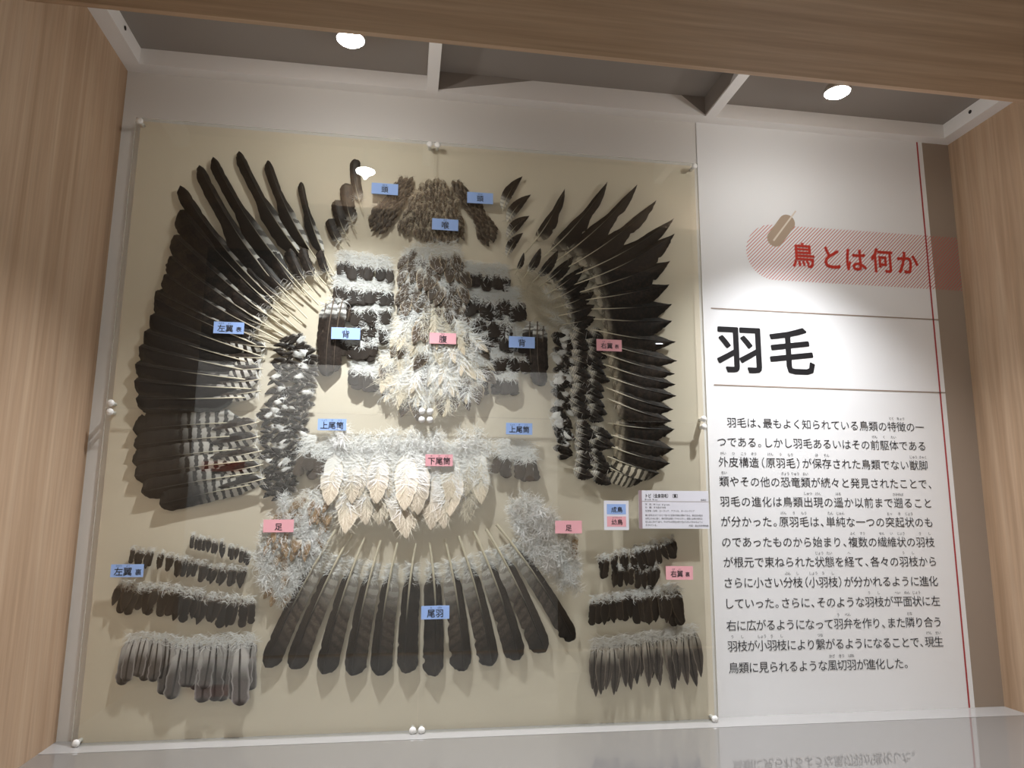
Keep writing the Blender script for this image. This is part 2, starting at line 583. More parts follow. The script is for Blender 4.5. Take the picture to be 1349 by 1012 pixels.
# ceiling: a white frame of angle trim, two dividers and gray sheets
FZ = 1.376
struct('trim_1', MB().box((0, -0.032, CH), (CW, 0, FZ + 0.05)), M_trimw)
struct('trim_2', MB().box((0, -0.39, CH), (0.034, -0.032, FZ + 0.05)), M_trimw)
struct('trim_3', MB().box((CW - 0.034, -0.39, CH), (CW, -0.032, FZ + 0.05)), M_trimw)
struct('trim_4', MB().box((0.632, -0.39, CH), (0.657, -0.032, FZ + 0.04)), M_trimw)
struct('trim_5', MB().box((1.284, -0.39, CH), (1.309, -0.032, FZ + 0.04)), M_trimw)
for n, (a, b, z) in enumerate(((0.034, 0.632, FZ), (0.657, 1.284, FZ + 0.012), (1.309, CW - 0.034, FZ))):
    struct('ceiling' if n == 0 else 'ceiling_bay', MB().box((a, -0.39, z), (b, -0.032, z + 0.012)), M_grayc)
# folded corner flaps of the middle sheet
g = MB()
g.prism([(0.6575, -0.0335, CH + 0.004), (0.6575, -0.0335, FZ + 0.012), (0.872, -0.0335, FZ + 0.012)], (0, 0.001, 0))
g.prism([(1.2835, -0.0335, CH + 0.003), (1.2835, -0.0335, FZ + 0.012), (1.225, -0.0335, FZ + 0.012)], (0, 0.001, 0))
g.prism([(1.2835, -0.0335, CH + 0.003), (1.2835, -0.0335, FZ + 0.012), (1.2835, -0.24, FZ + 0.012), (1.2835, -0.16, CH + 0.003)], (-0.001, 0, 0))
struct('ceiling_flap', g, M_grayc)
for x, y in ((0.0345, -0.118), (CW - 0.0345, -0.118)):
    s = 1 if x < 1 else -1
    o = MB().lathe([(0.0045, 0), (0.0045, 0.0012), (0.002, 0.002)], (x, y, 1.361), (s, 0, 0), 10).obj('trim_screw', M_screw)
    tag(o, 'small dark screw in the white ceiling trim at the %s end of the case' % ('left' if s > 0 else 'right'), 'screw')

# the gallery behind the visitor (seen only as reflections)
struct('floor_gallery', MB().box((-3, -3.2, -0.95), (4.5, FRONT, -0.90)), plain('gallery_carpet', (0.05, 0.045, 0.04), 0.95, 0.05))
struct('wall_gallery', MB().box((-3, -3.25, -0.95), (4.5, -3.2, 2.2)), plain('gallery_dark_wall', (0.035, 0.03, 0.027), 0.8, 0.1))
struct('ceiling_gallery', MB().box((-3, -3.25, 2.2), (4.5, FRONT, 2.25)), plain('gallery_dark_ceiling', (0.04, 0.035, 0.03), 0.9, 0.1))
struct('wall_plinth', MB().box((-3, FRONT - 0.02, -0.95), (4.5, FRONT, -0.04)), M_wood_h_shaded)
op = empty('exhibit_panel', (0.4, -3.19, -0.9))
tag(op, 'large white lit exhibit panel across the aisle, mirrored in the acrylic sheets', 'panel')
MB().box((-0.80, -3.17, -0.9), (1.60, -3.14, 1.30)).obj('panel_board', plain('white_exhibit_board', (0.86, 0.86, 0.85), 0.7, 0.2), op).matrix_parent_inverse = Matrix.Translation((-0.4, 3.19, 0.9))
for (x0, x1, z0, z1, mm) in ((-0.80, -0.74, 0.1, 0.95, M_black), (-0.60, -0.35, 0.62, 0.68, M_red), (-0.74, -0.69, 0.64, 0.70, M_red)):
    MB().box((x0, -3.136, z0), (x1, -3.14, z1)).obj('printed_block', mm, op).matrix_parent_inverse = Matrix.Translation((-0.4, 3.19, 0.9))

# ------------------------------------------------------------------ spotlights in the case
M_lens = emissive('lit_lamp_glass', (0.98, 1.0, 1.0), 130)
M_house = plain('gray_lamp_housing', (0.22, 0.21, 0.20), 0.5, 0.3)


def spotlight(x, y, z, label, power):
    r = empty('spotlight', (x, y, z))
    tag(r, label, 'lamp', 'spotlights under the case ceiling')
    MB().lathe([(0.009, 0.020), (0.020, 0.012), (0.0265, 0.002), (0.027, -0.002), (0.0245, -0.004), (0.0235, 0.001)], (0, 0, 0), (0, 0, 1), 28).obj('reflector_rim', M_house, r, True)
    ln = MB().lathe([(0.0235, 0.0005), (0.023, -0.004), (0.018, -0.008), (0.010, -0.010), (0.0001, -0.0105)], (0, 0, 0), (0, 0, 1), 28).obj('lens', M_lens, r, True)
    MB().lathe([(0.0065, 0.018), (0.0065, FZ - z)], (0, 0, 0), (0, 0, 1), 14).obj('stem', M_grayc, r, True)
    d = bpy.data.lights.new('spotlight_beam', 'SPOT')
    d.energy = power
    d.spot_size = R_(98)
    d.spot_blend = 1.0
    d.shadow_soft_size = 0.012
    d.color = (0.97, 0.99, 1.03)
    o = bpy.data.objects.new('spotlight_beam', d)
    COL.objects.link(o)
    o.parent = r
    o.location = (0, 0, -0.013)
    d2 = bpy.data.lights.new('spotlight_spill', 'POINT')
    d2.energy = 0.8
    d2.shadow_soft_size = 0.006
    d2.color = (1.0, 0.99, 0.96)
    o2 = bpy.data.objects.new('spotlight_spill', d2)
    COL.objects.link(o2)
    o2.parent = r
    o2.location = (0, 0, -0.017)
    return r


spotlight(0.4885, -0.2945, 1.267, 'lit spotlight hanging above the black fan of the left wing', 74)
spotlight(1.452, -0.283, 1.267, 'lit spotlight hanging above the white text panel', 69)
for x, y, z, lb in ((-0.27, -2.0, 2.2, 'small lit ceiling spotlight across the aisle, mirrored above the left wing'),
                    (1.89, -2.0, 1.26, 'small lit spotlight in the aisle, mirrored on the right wing')):
    r = empty('gallery_spotlight', (x, y, z))
    tag(r, lb, 'lamp')
    MB().lathe([(0.02, 0.0), (0.045, 0.02), (0.045, 0.10), (0.03, 0.12)], (0, 0, 0), (0, 0.3, 1), 16).obj('housing', M_screw, r, True)
    MB().lathe([(0.019, -0.002), (0.0001, -0.004)], (0, 0, 0), (0, 0.3, 1), 16).obj('lens', M_lens, r, True)

# ------------------------------------------------------------------ mount board, acrylic, pins
bd = MB().box((0.042, -0.014, 0.0041), (1.259, 0.0, 1.221)).obj('mount_board', M_board)
tag(bd, 'large cream mounting board carrying all the feathers on the back wall', 'board')

YA0, YA1 = -0.0300, -0.0330      # back and front of the acrylic
PX = (0.0478, 0.6423, 0.6589, 1.2496)
PZ = (0.0102, 0.6054, 0.6227, 1.2102)
SHX = ((PX[0] - 0.009, 0.6501), (0.6511, PX[3] + 0.009))
SHZ = ((0.0045, 0.6136), (0.6146, PZ[3] + 0.008))
for iz, zn in enumerate(('lower', 'upper')):
    for ix, xn in enumerate(('left', 'right')):
        (x0, x1), (z0, z1) = SHX[ix], SHZ[iz]
        sh = MB().box((x0, YA1, z0), (x1, YA0, z1))
        sh.m = [1, 1, 0, 0, 1, 1]       # faces: bottom, top, front, back, left, right
        o = sh.obj('acrylic_sheet', [M_acrylic, M_edge])
        tag(o, 'clear acrylic sheet covering the %s %s quarter of the feather board' % (zn, xn), 'sheet', 'acrylic sheets over the feathers')
        # round pins at its four corners
        for jz, pzn in ((0, 'bottom'), (1, 'top')):
            for jx, pxn in ((0, 'left'), (1, 'right')):
                px, pz = PX[ix * 2 + jx], PZ[iz * 2 + jz]
                r = empty('mounting_pin', (px, YA1, pz))
                tag(r, 'white round pin at the %s %s corner of the %s %s acrylic sheet' % (pzn, pxn, zn, xn), 'pin', 'white pins holding the acrylic sheets')
                MB().lathe([(0.0040, 0.0), (0.0062, -0.001), (0.0068, -0.003), (0.0058, -0.0053), (0.0034, -0.0068), (0.0001, -0.0072)], (0, 0, 0), (0, 1, 0), 20).obj('pin_head', M_pin, r, True)
                MB().lathe([(0.0036, 0.0031), (0.0036, 0.0188)], (0, 0, 0), (0, 1, 0), 14).obj('post', M_pin, r, True)

# ------------------------------------------------------------------ lettering
_glyph = {}
_fc = bpy.data.curves.new('lettering_source', 'FONT')
_fo = bpy.data.objects.new('lettering_source', _fc)
COL.objects.link(_fo)


def glyph(ch, off=0.0):
    k = (ch, off)
    if k not in _glyph:
        _fc.body = ch
        _fc.size = 1.0
        _fc.offset = off
        _fc.resolution_u = 2
        bpy.context.view_layer.update()
        dg = bpy.context.evaluated_depsgraph_get()
        ev = _fo.evaluated_get(dg)
        me = ev.to_mesh()
        _glyph[k] = ([(q.co.x, q.co.y) for q in me.vertices], [list(p.vertices) for p in me.polygons])
        ev.to_mesh_clear()
    return _glyph[k]


def put_text(mb, chars, y, off=0.0, rot=0.0):
    """chars: (character, x of its box's left edge, z of its box's bottom, width, height); flat print facing -y"""
    for ch, x, z, wx, hz in chars:
        vs, fs = glyph(ch)
        # heavier weights: the letter is struck several times around its place
        hits = [(0, 0)]
        if off:
            k = 10 if off > 0.015 else 5
            hits += [(off * math.cos(6.2832 * i / k), off * math.sin(6.2832 * i / k)) for i in range(k)]
        for q, (da, db) in enumerate(hits):
            n = len(mb.v)
            for a, b in vs:
                mb.v.append((x + (a + da) * wx, y - q * 0.000004, z + (b + db + 0.12) * hz))
            for f in fs:
                mb.f.append([n + i for i in f])
                mb.m.append(0)


def line_text(mb, s, cx, cz, size, y, off=0.0, narrow=1.0):
    """a centred line of full-width characters"""
    n = len(s)
    wx = size * narrow
    x = cx - n * wx / 2
    put_text(mb, [(c, x + i * wx, cz - size * 0.5, wx, size) for i, c in enumerate(s) if c not in ' 　'], y, off)


# ------------------------------------------------------------------ text panel on the right
XP0, XP1 = 1.272, 1.868
tp = empty('text_panel', (1.57, 0, 0.0))
tag(tp, 'tall white panel of black Japanese text to the right of the feather board', 'panel')
inv = Matrix.Translation((-1.57, 0, 0))


def part(o, parent, m):
    o.parent = parent
    o.matrix_parent_inverse = m
    return o


part(MB().box((XP0, -0.003, 0.0), (XP1, 0, CH)).obj('panel_sheet', M_panel), tp, inv)
YT = -0.0036
YB = -0.0033
# hatched band with a round left end, running across panel and strip to the corner
zb0, zb1 = 0.958, 1.094
rb = (zb1 - zb0) / 2
pts = [(CW - 0.001, YB, zb1), (CW - 0.001, YB, zb0)]
pts += [(XP0 + 0.112 + rb - rb * math.sin(a) * 1.0, YB, (zb0 + zb1) / 2 - rb * math.cos(a)) for a in [math.pi * i / 20 for i in range(21)]]
part(MB().poly(pts).obj('hatched_band', M_hatch), tp, inv)
# feather emblem: a slanted capsule with a pale shaft
ic, ang = P(1028, 304.5, 0), R_(-38)
cap = []
for i in range(24):
    a = 2 * math.pi * i / 24
    yy = 0.026 * (1 if math.sin(a) > 0 else -1)
    X, Z = 0.0205 * math.cos(a), 0.0205 * math.sin(a) + yy
    cap.append((ic.x + X * math.cos(ang) - Z * math.sin(ang), YB - 0.0003, ic.z + X * math.sin(ang) + Z * math.cos(ang)))
part(MB().poly(cap[::-1]).obj('feather_emblem', M_tan), tp, inv)
sh = []
for X, Z in ((-0.0022, -0.034), (0.0022, -0.034), (0.0018, 0.066), (-0.0018, 0.066)):
    sh.append((ic.x + X * math.cos(ang) - Z * math.sin(ang), YB - 0.0005, ic.z + X * math.sin(ang) + Z * math.cos(ang)))
part(MB().poly(sh).obj('emblem_shaft', M_palt), tp, inv)
# red line and two brown rules
part(MB().poly([(1.852, YT, 0.0), (1.856, YT, 0.0), (1.856, YT, CH), (1.852, YT, CH)]).obj('red_line', M_redline), tp, inv)
for z in (0.882, 0.7045):
    part(MB().poly([(1.291, YT, z - 0.0014), (1.872, YT, z - 0.0014), (1.872, YT, z + 0.0014), (1.291, YT, z + 0.0014)]).obj('rule', M_rule), tp, inv)
# headings
mb = MB()
for ch, u, v in (('鳥', 1057, 337), ('と', 1094, 340), ('は', 1125.5, 343), ('何', 1160.5, 344), ('か', 1194, 347)):
    c = P(u, v, 0)
    line_text(mb, ch, c.x, c.z, 0.064, YT - 0.0004, 0.018, 0.95)
part(mb.obj('red_heading', M_red), tp, inv)
mb = MB()
for ch, u, v in (('羽', 974.5, 460), ('毛', 1041.5, 463)):
    c = P(u, v, 0)
    line_text(mb, ch, c.x, c.z, 0.118, YT, 0.019, 1.0)
part(mb.obj('black_heading', M_black), tp, inv)

ROWS = [
    ('羽毛は、最もよく知られている鳥類の特徴の一', 963, 557, 1210, 563, {'特': 'とく', '徴': 'ちょう'}),
    ('つである。しかし羽毛あるいはその前駆体である', 950, 582, 1213, 588, {'前': 'ぜん', '駆': 'く', '体': 'たい'}),
    ('外皮構造（原羽毛）が保存された鳥類でない獣脚', 952, 609, 1215, 613, {'外': 'がい', '皮': 'ひ', '構': 'こう', '造': 'ぞう', '原': 'げん', '羽': 'う', '毛': 'もう', '保': 'ほ', '存': 'ぞん', '獣': 'じゅう', '脚': 'きゃく'}),
    ('類やその他の恐竜類が続々と発見されたことで、', 953, 634, 1224, 638, {'類': 'るい', '恐': 'きょう', '竜': 'りゅう'}),
    ('羽毛の進化は鳥類出現の遥か以前まで遡ること', 954, 660.5, 1220.6, 663, {'出': 'しゅつ', '現': 'げん', '遥': 'はる', '遡': 'さかのぼ'}),
    ('が分かった。原羽毛は、単純な一つの突起状のも', 955, 686.5, 1222, 688.5, {'原': 'げん', '羽': 'う', '毛': 'もう', '単': 'たん', '純': 'じゅん', '突': 'とっ', '起': 'き', '状': 'じょう'}),
    ('のであったものから始まり、複数の繊維状の羽枝', 956, 714, 1223.6, 714, {'複': 'ふく', '数': 'すう', '繊': 'せん', '維': 'い', '状': 'じょう', '羽': 'う', '枝': 'し'}),
    ('が根元で束ねられた状態を経て、各々の羽枝から', 958.5, 740, 1227, 740, {'状': 'じょう', '態': 'たい', '経': 'へ', '羽': 'う', '枝': 'し'}),
    ('さらに小さい分枝（小羽枝）が分かれるように進化', 958.5, 767, 1228, 766, {'分': 'ぶん', '枝': 'し', '小': 'しょう', '羽': 'う'}),
    ('していった。さらに、そのような羽枝が平面状に左', 959.6, 794.4, 1231, 792, {'羽': 'う', '枝': 'し', '平': 'へい', '面': 'めん', '状': 'じょう'}),
    ('右に広がるようになって羽弁を作り、また隣り合う', 962.5, 823, 1233.6, 820, {'羽': 'う', '弁': 'べん', '隣': 'とな'}),
    ('羽枝が小羽枝により繋がるようになることで、現生', 964, 851, 1235, 845, {'羽': 'う', '枝': 'し', '小': 'しょう', '繋': 'つな', '現': 'げん', '生': 'せい'}),
    ('鳥類に見られるような風切羽が進化した。', 965.6, 879, 1193, 874, {'風': 'かざ', '切': 'きり', '羽': 'ばね'}),
]
HALF = '、。（）'
for s, u0, v0, u1, v1, rub in ROWS:
    body, ruby = MB(), MB()
    a, b = P(u0, v0, 0), P(u1, v1, 0)
    z = (a.z + b.z) / 2
    adv = [0.62 if c in HALF else 1.0 for c in s]
    tot = sum(adv) - adv[0] / 2 - adv[-1] / 2
    pitch = (b.x - a.x) / tot
    x = a.x - pitch * adv[0] / 2
    for c, w_ in zip(s, adv):
        sz = 0.0240
        cx = x + pitch * w_ / 2
        dx = 0.0
        if c in '、。':
            dx = pitch * 0.25
        if c == '（':
            dx = -pitch * 0.25
        if c == '）':
            dx = pitch * 0.25
        put_text(body, [(c, cx - sz / 2 + dx, z - sz / 2, sz, sz)], YT)
        if c in rub and not (c == '小' and s.startswith('さらに') and cx < 1.45) and not (c == '分' and s.startswith('さらに') and cx > 1.55) and not (c == '羽' and s.startswith('の') and cx < 1.6):
            r = rub[c]
            rs = 0.0076
            tw = len(r) * rs * 0.9
            put_text(ruby, [(q, cx - tw / 2 + i * rs * 0.9, z + 0.0150, rs, rs) for i, q in enumerate(r)], YT)
        x += pitch * w_
    tl = part(body.obj('text_line', M_ink), tp, inv)
    if ruby.v:
        ruby.obj('reading_aid', M_ink, tl)
# taupe strip between panel and corner
ts = MB().box((XP1, -0.0028, 0.0), (CW, 0, CH)).obj('corner_strip', M_taupe)
tag(ts, 'tall taupe strip between the white text panel and the wooden right wall', 'strip')

# ------------------------------------------------------------------ labels on the acrylic
YL = YA1 - 0.0006


def slip(text, u, v, wpx, hpx, mat, label, small='', kana=None, size=0.017):
    c = P(u, v, YL)
    k = (P(u + 1, v, YL) - c).length
    hw, hh = wpx * k / 2, hpx * k / 2
    r = empty('name_slip', (c.x, YL, c.z))
    tag(r, label, 'label', 'coloured name slips')
    r.rotation_euler = (0, random.uniform(-0.012, 0.012), 0)
    MB().box((-hw, -0.0006, -hh), (hw, 0.0006, hh)).obj('paper', mat, r)
    mb = MB()
    n = len(text)
    dx = -size * 0.42 if small else 0
    line_text(mb, text, dx, -0.0015, size, -0.0009, 0.012)
    if small:
        line_text(mb, small, n * size / 2 + size * 0.25, -0.0025, size * 0.72, -0.0009, 0.012)
    if kana:
        for i, q in enumerate(kana):
            line_text(mb, q, (i - (n - 1) / 2) * size + dx, size * 0.56, size * 0.26, -0.0009, 0.0, 0.9)
    mb.obj('lettering', M_ink, r)
    return r


slip('頭', 507, 249, 35, 15.5, M_blue, 'blue name slip reading 頭 on the feather strip left of the throat patch', kana=['あたま'], size=0.015)
slip('頭', 632.5, 261, 34, 15, M_blue, 'blue name slip reading 頭 on the feather strip right of the throat patch', kana=['あたま'], size=0.015)
slip('喉', 586.5, 296, 34.5, 15.5, M_blue, 'blue name slip reading 喉 on the triangular throat patch', kana=['のど'])
slip('背', 455.5, 439.5, 38, 16, M_blue, 'blue name slip reading 背 on the long dark feathers by the left back rows', kana=['せ'])
slip('背', 687.5, 451, 34, 15, M_blue, 'blue name slip reading 背 across the right back rows', kana=['せ'])
slip('左翼', 301.5, 432, 40, 16.5, M_blue, 'blue name slip reading 左翼 表 on the black left wing', '表', ['ひだり', 'よく'], 0.0155)
slip('上尾筒', 437.5, 559.5, 37.5, 15.5, M_blue, 'blue name slip reading 上尾筒 over the brown feathers left of the undertail', kana=['じょう', 'び', 'とう'], size=0.0155)
slip('上尾筒', 684, 565, 34.5, 15, M_blue, 'blue name slip reading 上尾筒 over the gray feathers right of the undertail', kana=['じょう', 'び', 'とう'], size=0.0145)
slip('尾羽', 573.5, 807, 37, 17, M_blue, 'blue name slip reading 尾羽 on the middle of the tail fan', kana=['お', 'ばね'], size=0.0165)
slip('左翼', 167.5, 752, 43, 17.5, M_blue, 'blue name slip reading 左翼 裏 beside the lower left feather rows', '裏', ['ひだり', 'よく'], 0.016)
slip('腹', 583.5, 446, 35, 14.5, M_pink, 'pink name slip reading 腹 on the fluffy belly feathers', kana=['はら'])
slip('下尾筒', 578.5, 606.5, 36, 15.5, M_pink, 'pink name slip reading 下尾筒 on the cream undertail feathers', kana=['か', 'び', 'とう'], size=0.0155)
slip('右翼', 802.5, 455, 33, 15, M_pink, 'pink name slip reading 右翼 表 on the dark right wing', '表', ['みぎ', 'よく'], 0.0135)
slip('右翼', 895, 755, 35.5, 16.5, M_pink, 'pink name slip reading 右翼 裏 beside the lower right feather rows', '裏', ['みぎ', 'よく'], 0.014)
slip('足', 367, 693, 40, 17, M_pink, 'pink name slip reading 足 on the left leg down', size=0.015)
slip('足', 749, 694.5, 35, 16, M_pink, 'pink name slip reading 足 on the right leg down', size=0.014)

# legend card
c = P(812, 679, YL)
r = empty('legend_card', (c.x, YL, c.z))
tag(r, 'small white legend card with a blue 成鳥 and a pink 幼鳥 field', 'card')
MB().box((-0.0265, -0.0006, -0.0300), (0.0265, 0.0006, 0.0300)).obj('card_paper', M_card, r)
for z, mm, t, kana in ((0.0125, M_blue, '成鳥', ''), (-0.0128, M_pink, '幼鳥', 'ようちょう')):
    MB().poly([(-0.0205, -0.0008, z - 0.0105), (0.0205, -0.0008, z - 0.0105), (0.0205, -0.0008, z + 0.0105), (-0.0205, -0.0008, z + 0.0105)]).obj('colour_field', mm, r)
    mb = MB()
    line_text(mb, t, 0.001, z - 0.001, 0.0125, -0.0010, 0.012)
    if kana:
        line_text(mb, kana, 0.001, z + 0.0082, 0.0032, -0.0010, 0, 1.3)
    mb.obj('lettering', M_ink, r)
# information card
a, b = P(840, 646, YL), P(936, 697, YL)
w0, h0 = (b.x - a.x) / 2, (a.z - b.z) / 2
w0, h0 = 0.0775, 0.0395
c = P(888, 671.5, YL)
r = empty('caption_card', (c.x, YL, c.z))
tag(r, 'white printed caption card with a mauve left edge beside the legend card', 'card')
MB().box((-w0, -0.0006, -h0), (w0, 0.0006, h0)).obj('card_paper', M_card, r)
MB().poly([(-w0, -0.0008, -h0), (-w0 + 0.007, -0.0008, -h0), (-w0 + 0.007, -0.0008, h0), (-w0, -0.0008, h0)]).obj('mauve_edge', M_mauve, r)
MB().poly([(-w0 + 0.007, -0.0008, 0.0165), (w0, -0.0008, 0.0165), (w0, -0.0008, 0.0172), (-w0 + 0.007, -0.0008, 0.0172)]).obj('rule', M_rule, r)
mb = MB()
x0 = -w0 + 0.0135


def left_text(s, x, z, size, off=0.0, nar=0.95):
    for ch in s:
        full = ord(ch) > 255
        if ch != ' ':
            put_text(mb, [(ch, x, z - size / 2, size * nar, size)], -0.0009, off)
        x += size * nar * (1.0 if full else 0.58)


left_text('トビ（全身羽毛）〔翼〕', x0, 0.0285, 0.0088, 0.015, 0.8)
left_text('Black Kite', x0, 0.0208, 0.0050)
left_text('鳥綱目', w0 - 0.018, 0.0205, 0.0045)
left_text('学　名：Milvus migrans', x0, 0.0105, 0.0048)
left_text('分　類：タカ目タカ科', x0, 0.0040, 0.0048)
left_text('生息地・分布：ユーラシア、アフリカ、オーストラリア', x0, -0.0030, 0.0046)
for i, s in enumerate(('翼の羽毛をひとつひとつ並べた全身の羽毛の標本である。風切羽や尾羽',
                       'は飛ぶために長く、体の羽毛は短くてやわらかい。成鳥と幼鳥の羽毛を',
                       '左と右に分けて並べ、それぞれの羽毛の形や色のちがいがわかるように',
                       '示されている。')):
    left_text(s, x0, -0.0120 - i * 0.0068, 0.0046, 0, 0.86)
left_text('所蔵：国立科学博物館', w0 - 0.046, -0.0335, 0.0046)
mb.obj('lettering', M_ink, r)
bpy.data.objects.remove(_fo)

# ------------------------------------------------------------------ feathers
FY = -0.0215        # depth at which the feathers are mounted


def prof(s, shape):
    """relative half width along the web, s = 0 at the quill end, 1 at the tip"""
    rise = min(1.0, (s / 0.16) ** 0.65) if s > 0 else 0.0
    if shape == 'round':
        k = 1.0 if s < 0.85 else math.sqrt(max(0.0, 1 - ((s - 0.85) / 0.15) ** 2))
        return rise * (0.86 + 0.14 * s) * k
    if shape == 'tail':
        k = 1.0 if s < 0.90 else math.sqrt(max(0.0, 1 - ((s - 0.90) / 0.10) ** 2)) * 0.75 + 0.25 * (1 - (s - 0.9) / 0.1)
        return rise * (0.78 + 0.22 * s) * k
    if shape == 'primary':
        e = 1.0 if s < 0.42 else (1 - 0.42 * min(1, (s - 0.42) / 0.16))
        k = 1.0 if s < 0.90 else math.sqrt(max(0.0, 1 - ((s - 0.90) / 0.10) ** 2))
        return rise * e * k
    if shape == 'primpoint':
        e = 1.0 if s < 0.42 else (1 - 0.42 * min(1, (s - 0.42) / 0.16))
        k = 1.0 if s < 0.68 else max(0.0, 1 - ((s - 0.68) / 0.32) ** 1.8)
        return rise * e * k
    if shape == 'point':
        k = 1.0 if s < 0.55 else max(0.0, 1 - ((s - 0.55) / 0.45) ** 1.7)
        return rise * k
    if shape == 'leaf':
        return max(0.0, math.sin(math.pi * min(1, max(0, s)) ** 0.8)) ** 0.75
    return rise


def web_mesh(L, W, bend, shape, seed, q=0.16, asym=0.32, ragged=0.05, camber=0.12, mat=None, rows=34, splits=2):
    rg = random.Random(seed)
    mb = MB()
    m = 6
    cuts = [rg.uniform(0.25, 0.95) for _ in range(splits)]
    for i in range(rows + 1):
        s = 1 - (1 - i / rows) ** 1.6
        t = q + (1 - q) * s
        cx = 4 * bend * L * t * (1 - t)
        p = prof(s, shape)
        lw = W * p * asym * (1 + rg.uniform(-ragged, ragged))
        rw = W * p * (1 - asym) * (1 + rg.uniform(-ragged, ragged))
        for cpos in cuts:
            if abs(s - cpos) < 0.5 / rows:
                rw *= 0.84
        for j in range(m + 1):
            k = j / m
            if k <= 0.5:
                x = -lw * (1 - 2 * k)
            else:
                x = rw * (2 * k - 1)
            sweep = 0.0
            yy = L * t + sweep + (rg.uniform(-0.006, 0.006) * L if 0.9 < s < 0.995 else 0)
            z = camber * W * (1 - (2 * k - 1) ** 2) + 0.0006 * math.sin(9 * t + seed)
            mb.uv[len(mb.v)] = (k, t)
            mb.v.append((cx + x, yy, z))
    for i in range(rows):
        for j in range(m):
            a = i * (m + 1) + j
            mb.f.append([a, a + 1, a + m + 2, a + m + 1])
            mb.m.append(0)
    return mb


def strands(mb, rg, n, y0, y1, ln0, ln1, wd, spread=(40, 100), z_amp=0.08, mi=0, cxf=None, curl=0.9):
    """downy barbs: thin curled ribbons leaving the shaft between y0 and y1"""
    for i in range(n):
        y = rg.uniform(y0, y1)
        sd = rg.choice((-1, 1))
        a = R_(rg.uniform(*spread)) * sd
        ln = rg.uniform(ln0, ln1)
        cx = cxf(y) if cxf else 0.0
        p = Vector((cx, y, rg.uniform(0, z_amp * 0.3)))
        cu = rg.uniform(-curl, curl)
        zr = rg.uniform(-0.15, 1.0) * z_amp
        segs = 4
        tw = rg.uniform(-1.35, 1.35)
        base = len(mb.v)
        for k in range(segs + 1):
            f = k / segs
            d = Vector((math.sin(a), math.cos(a), 0))
            nrm = Vector((d.y * math.cos(tw), -d.x * math.cos(tw), math.sin(tw)))
            wv = wd * (1 - 0.75 * f)
            q = p + Vector((0, 0, zr * math.sin(f * 2.4)))
            for e in (-1, 1):
                mb.uv[len(mb.v)] = (0.5, 0.0)
                mb.v.append(tuple(q + nrm * (e * wv / 2)))
            p = p + d * (ln / segs)
            a += cu * 0.45
        for k in range(segs):
            b = base + 2 * k
            mb.f.append([b, b + 1, b + 3, b + 2])
            mb.m.append(mi)


def place(o, B, T, depth, roll=0.0, pitch=0.0):
    """stand a feather (built along local +y, face to local +z) from B towards T on the board"""
    B, T = Vector(B), Vector(T)
    yv = (T - B)
    yv.y = 0
    yv.normalize()
    zv = Vector((0, -1, 0))
    xv = yv.cross(zv)
    Mx = Matrix(((xv.x, yv.x, zv.x, 0), (xv.y, yv.y, zv.y, 0), (xv.z, yv.z, zv.z, 0), (0, 0, 0, 1)))
    Mx = Mx @ Matrix.Rotation(roll, 4, 'Y') @ Matrix.Rotation(pitch, 4, 'X')
    return Matrix.Translation((B.x, depth, B.z)) @ Mx


_seed = [100]


def flight(name, base, tip, wpx, mat, shape, label, cat='feather', group=None, bend=0.03, q=0.16, asym=0.32,
           depth=FY, roll=0.0, quill=M_shaft, tuft=0, tuft_mat=None, ragged=0.05, r0=0.0016, splits=2, flip=False, camber=0.12):
    """a large feather: web, shaft and, where it shows, a tuft of down at the web's foot"""
    _seed[0] += 1
    sd = _seed[0]
    B, T = P(*base, depth), P(*tip, depth)
    L = (T - B).length
    W = wpx * (P(base[0] + 1, base[1], depth) - B).length
    r = empty(name)
    tag(r, label, cat, group)
    r.matrix_world = place(r, B, T, depth, roll)
    if flip:
        bend = -bend
        asym = 1 - asym
    web_mesh(L, W, bend, shape, sd, q, asym, ragged, camber).obj('web', mat, r, True)
    cx = lambda y: 4 * bend * L * (y / L) * (1 - y / L)
    n = 14
    ys = [L * 0.96 * i / n for i in range(n + 1)]
    MB().tube([(cx(y), y, camber * W * (0.2 + 0.8 * min(1, y / (q * L + 1e-6))) + 0.0003) for y in ys],
              [r0 * (1 - 0.85 * (y / L)) for y in ys], 5, 0, [y / L for y in ys]).obj('shaft', quill, r, True)
    if tuft:
        mb = MB()
        strands(mb, random.Random(sd), tuft, q * L * 0.75, q * L * 1.4, 0.010, 0.022, 0.0011, (40, 120), 0.006, 0, cx)
        mb.obj('down_tuft', tuft_mat or M_down, r)
    return r


def small_mesh(name, seed, web, down, fringe_mat=None, fs=(15, 45), vane=(0.4, 1.0), width=0.32, n=50, y=(0.02, 0.55), ln=(0.18, 0.36), wd=0.010,
               shape='leaf', z_amp=0.10, spread=(30, 100), bend=0.04, fringe=0, curl=0.9):
    """unit-length body feather: web at the tip, loose down at the foot"""
    rg = random.Random(seed)
    mb = MB()
    if vane:
        mb = web_mesh(1.0, width, bend * rg.uniform(-1, 1), shape, seed, vane[0], rg.uniform(0.42, 0.58), 0.10, 0.10, rows=16, splits=1)
    strands(mb, rg, n, y[0], y[1], ln[0], ln[1], wd, spread, z_amp, 1, None, curl)
    if fringe:
        strands(mb, rg, fringe, 0.40, 0.84, 0.10, 0.24, wd * 0.8, fs, z_amp * 0.6, 2 if fringe_mat else 1)
    return mb.mesh(name, [web or down, down, fringe_mat or down], True)


def family(name, count, **k):
    return [small_mesh(name, 1000 + 31 * i + len(name), **k) for i in range(count)]


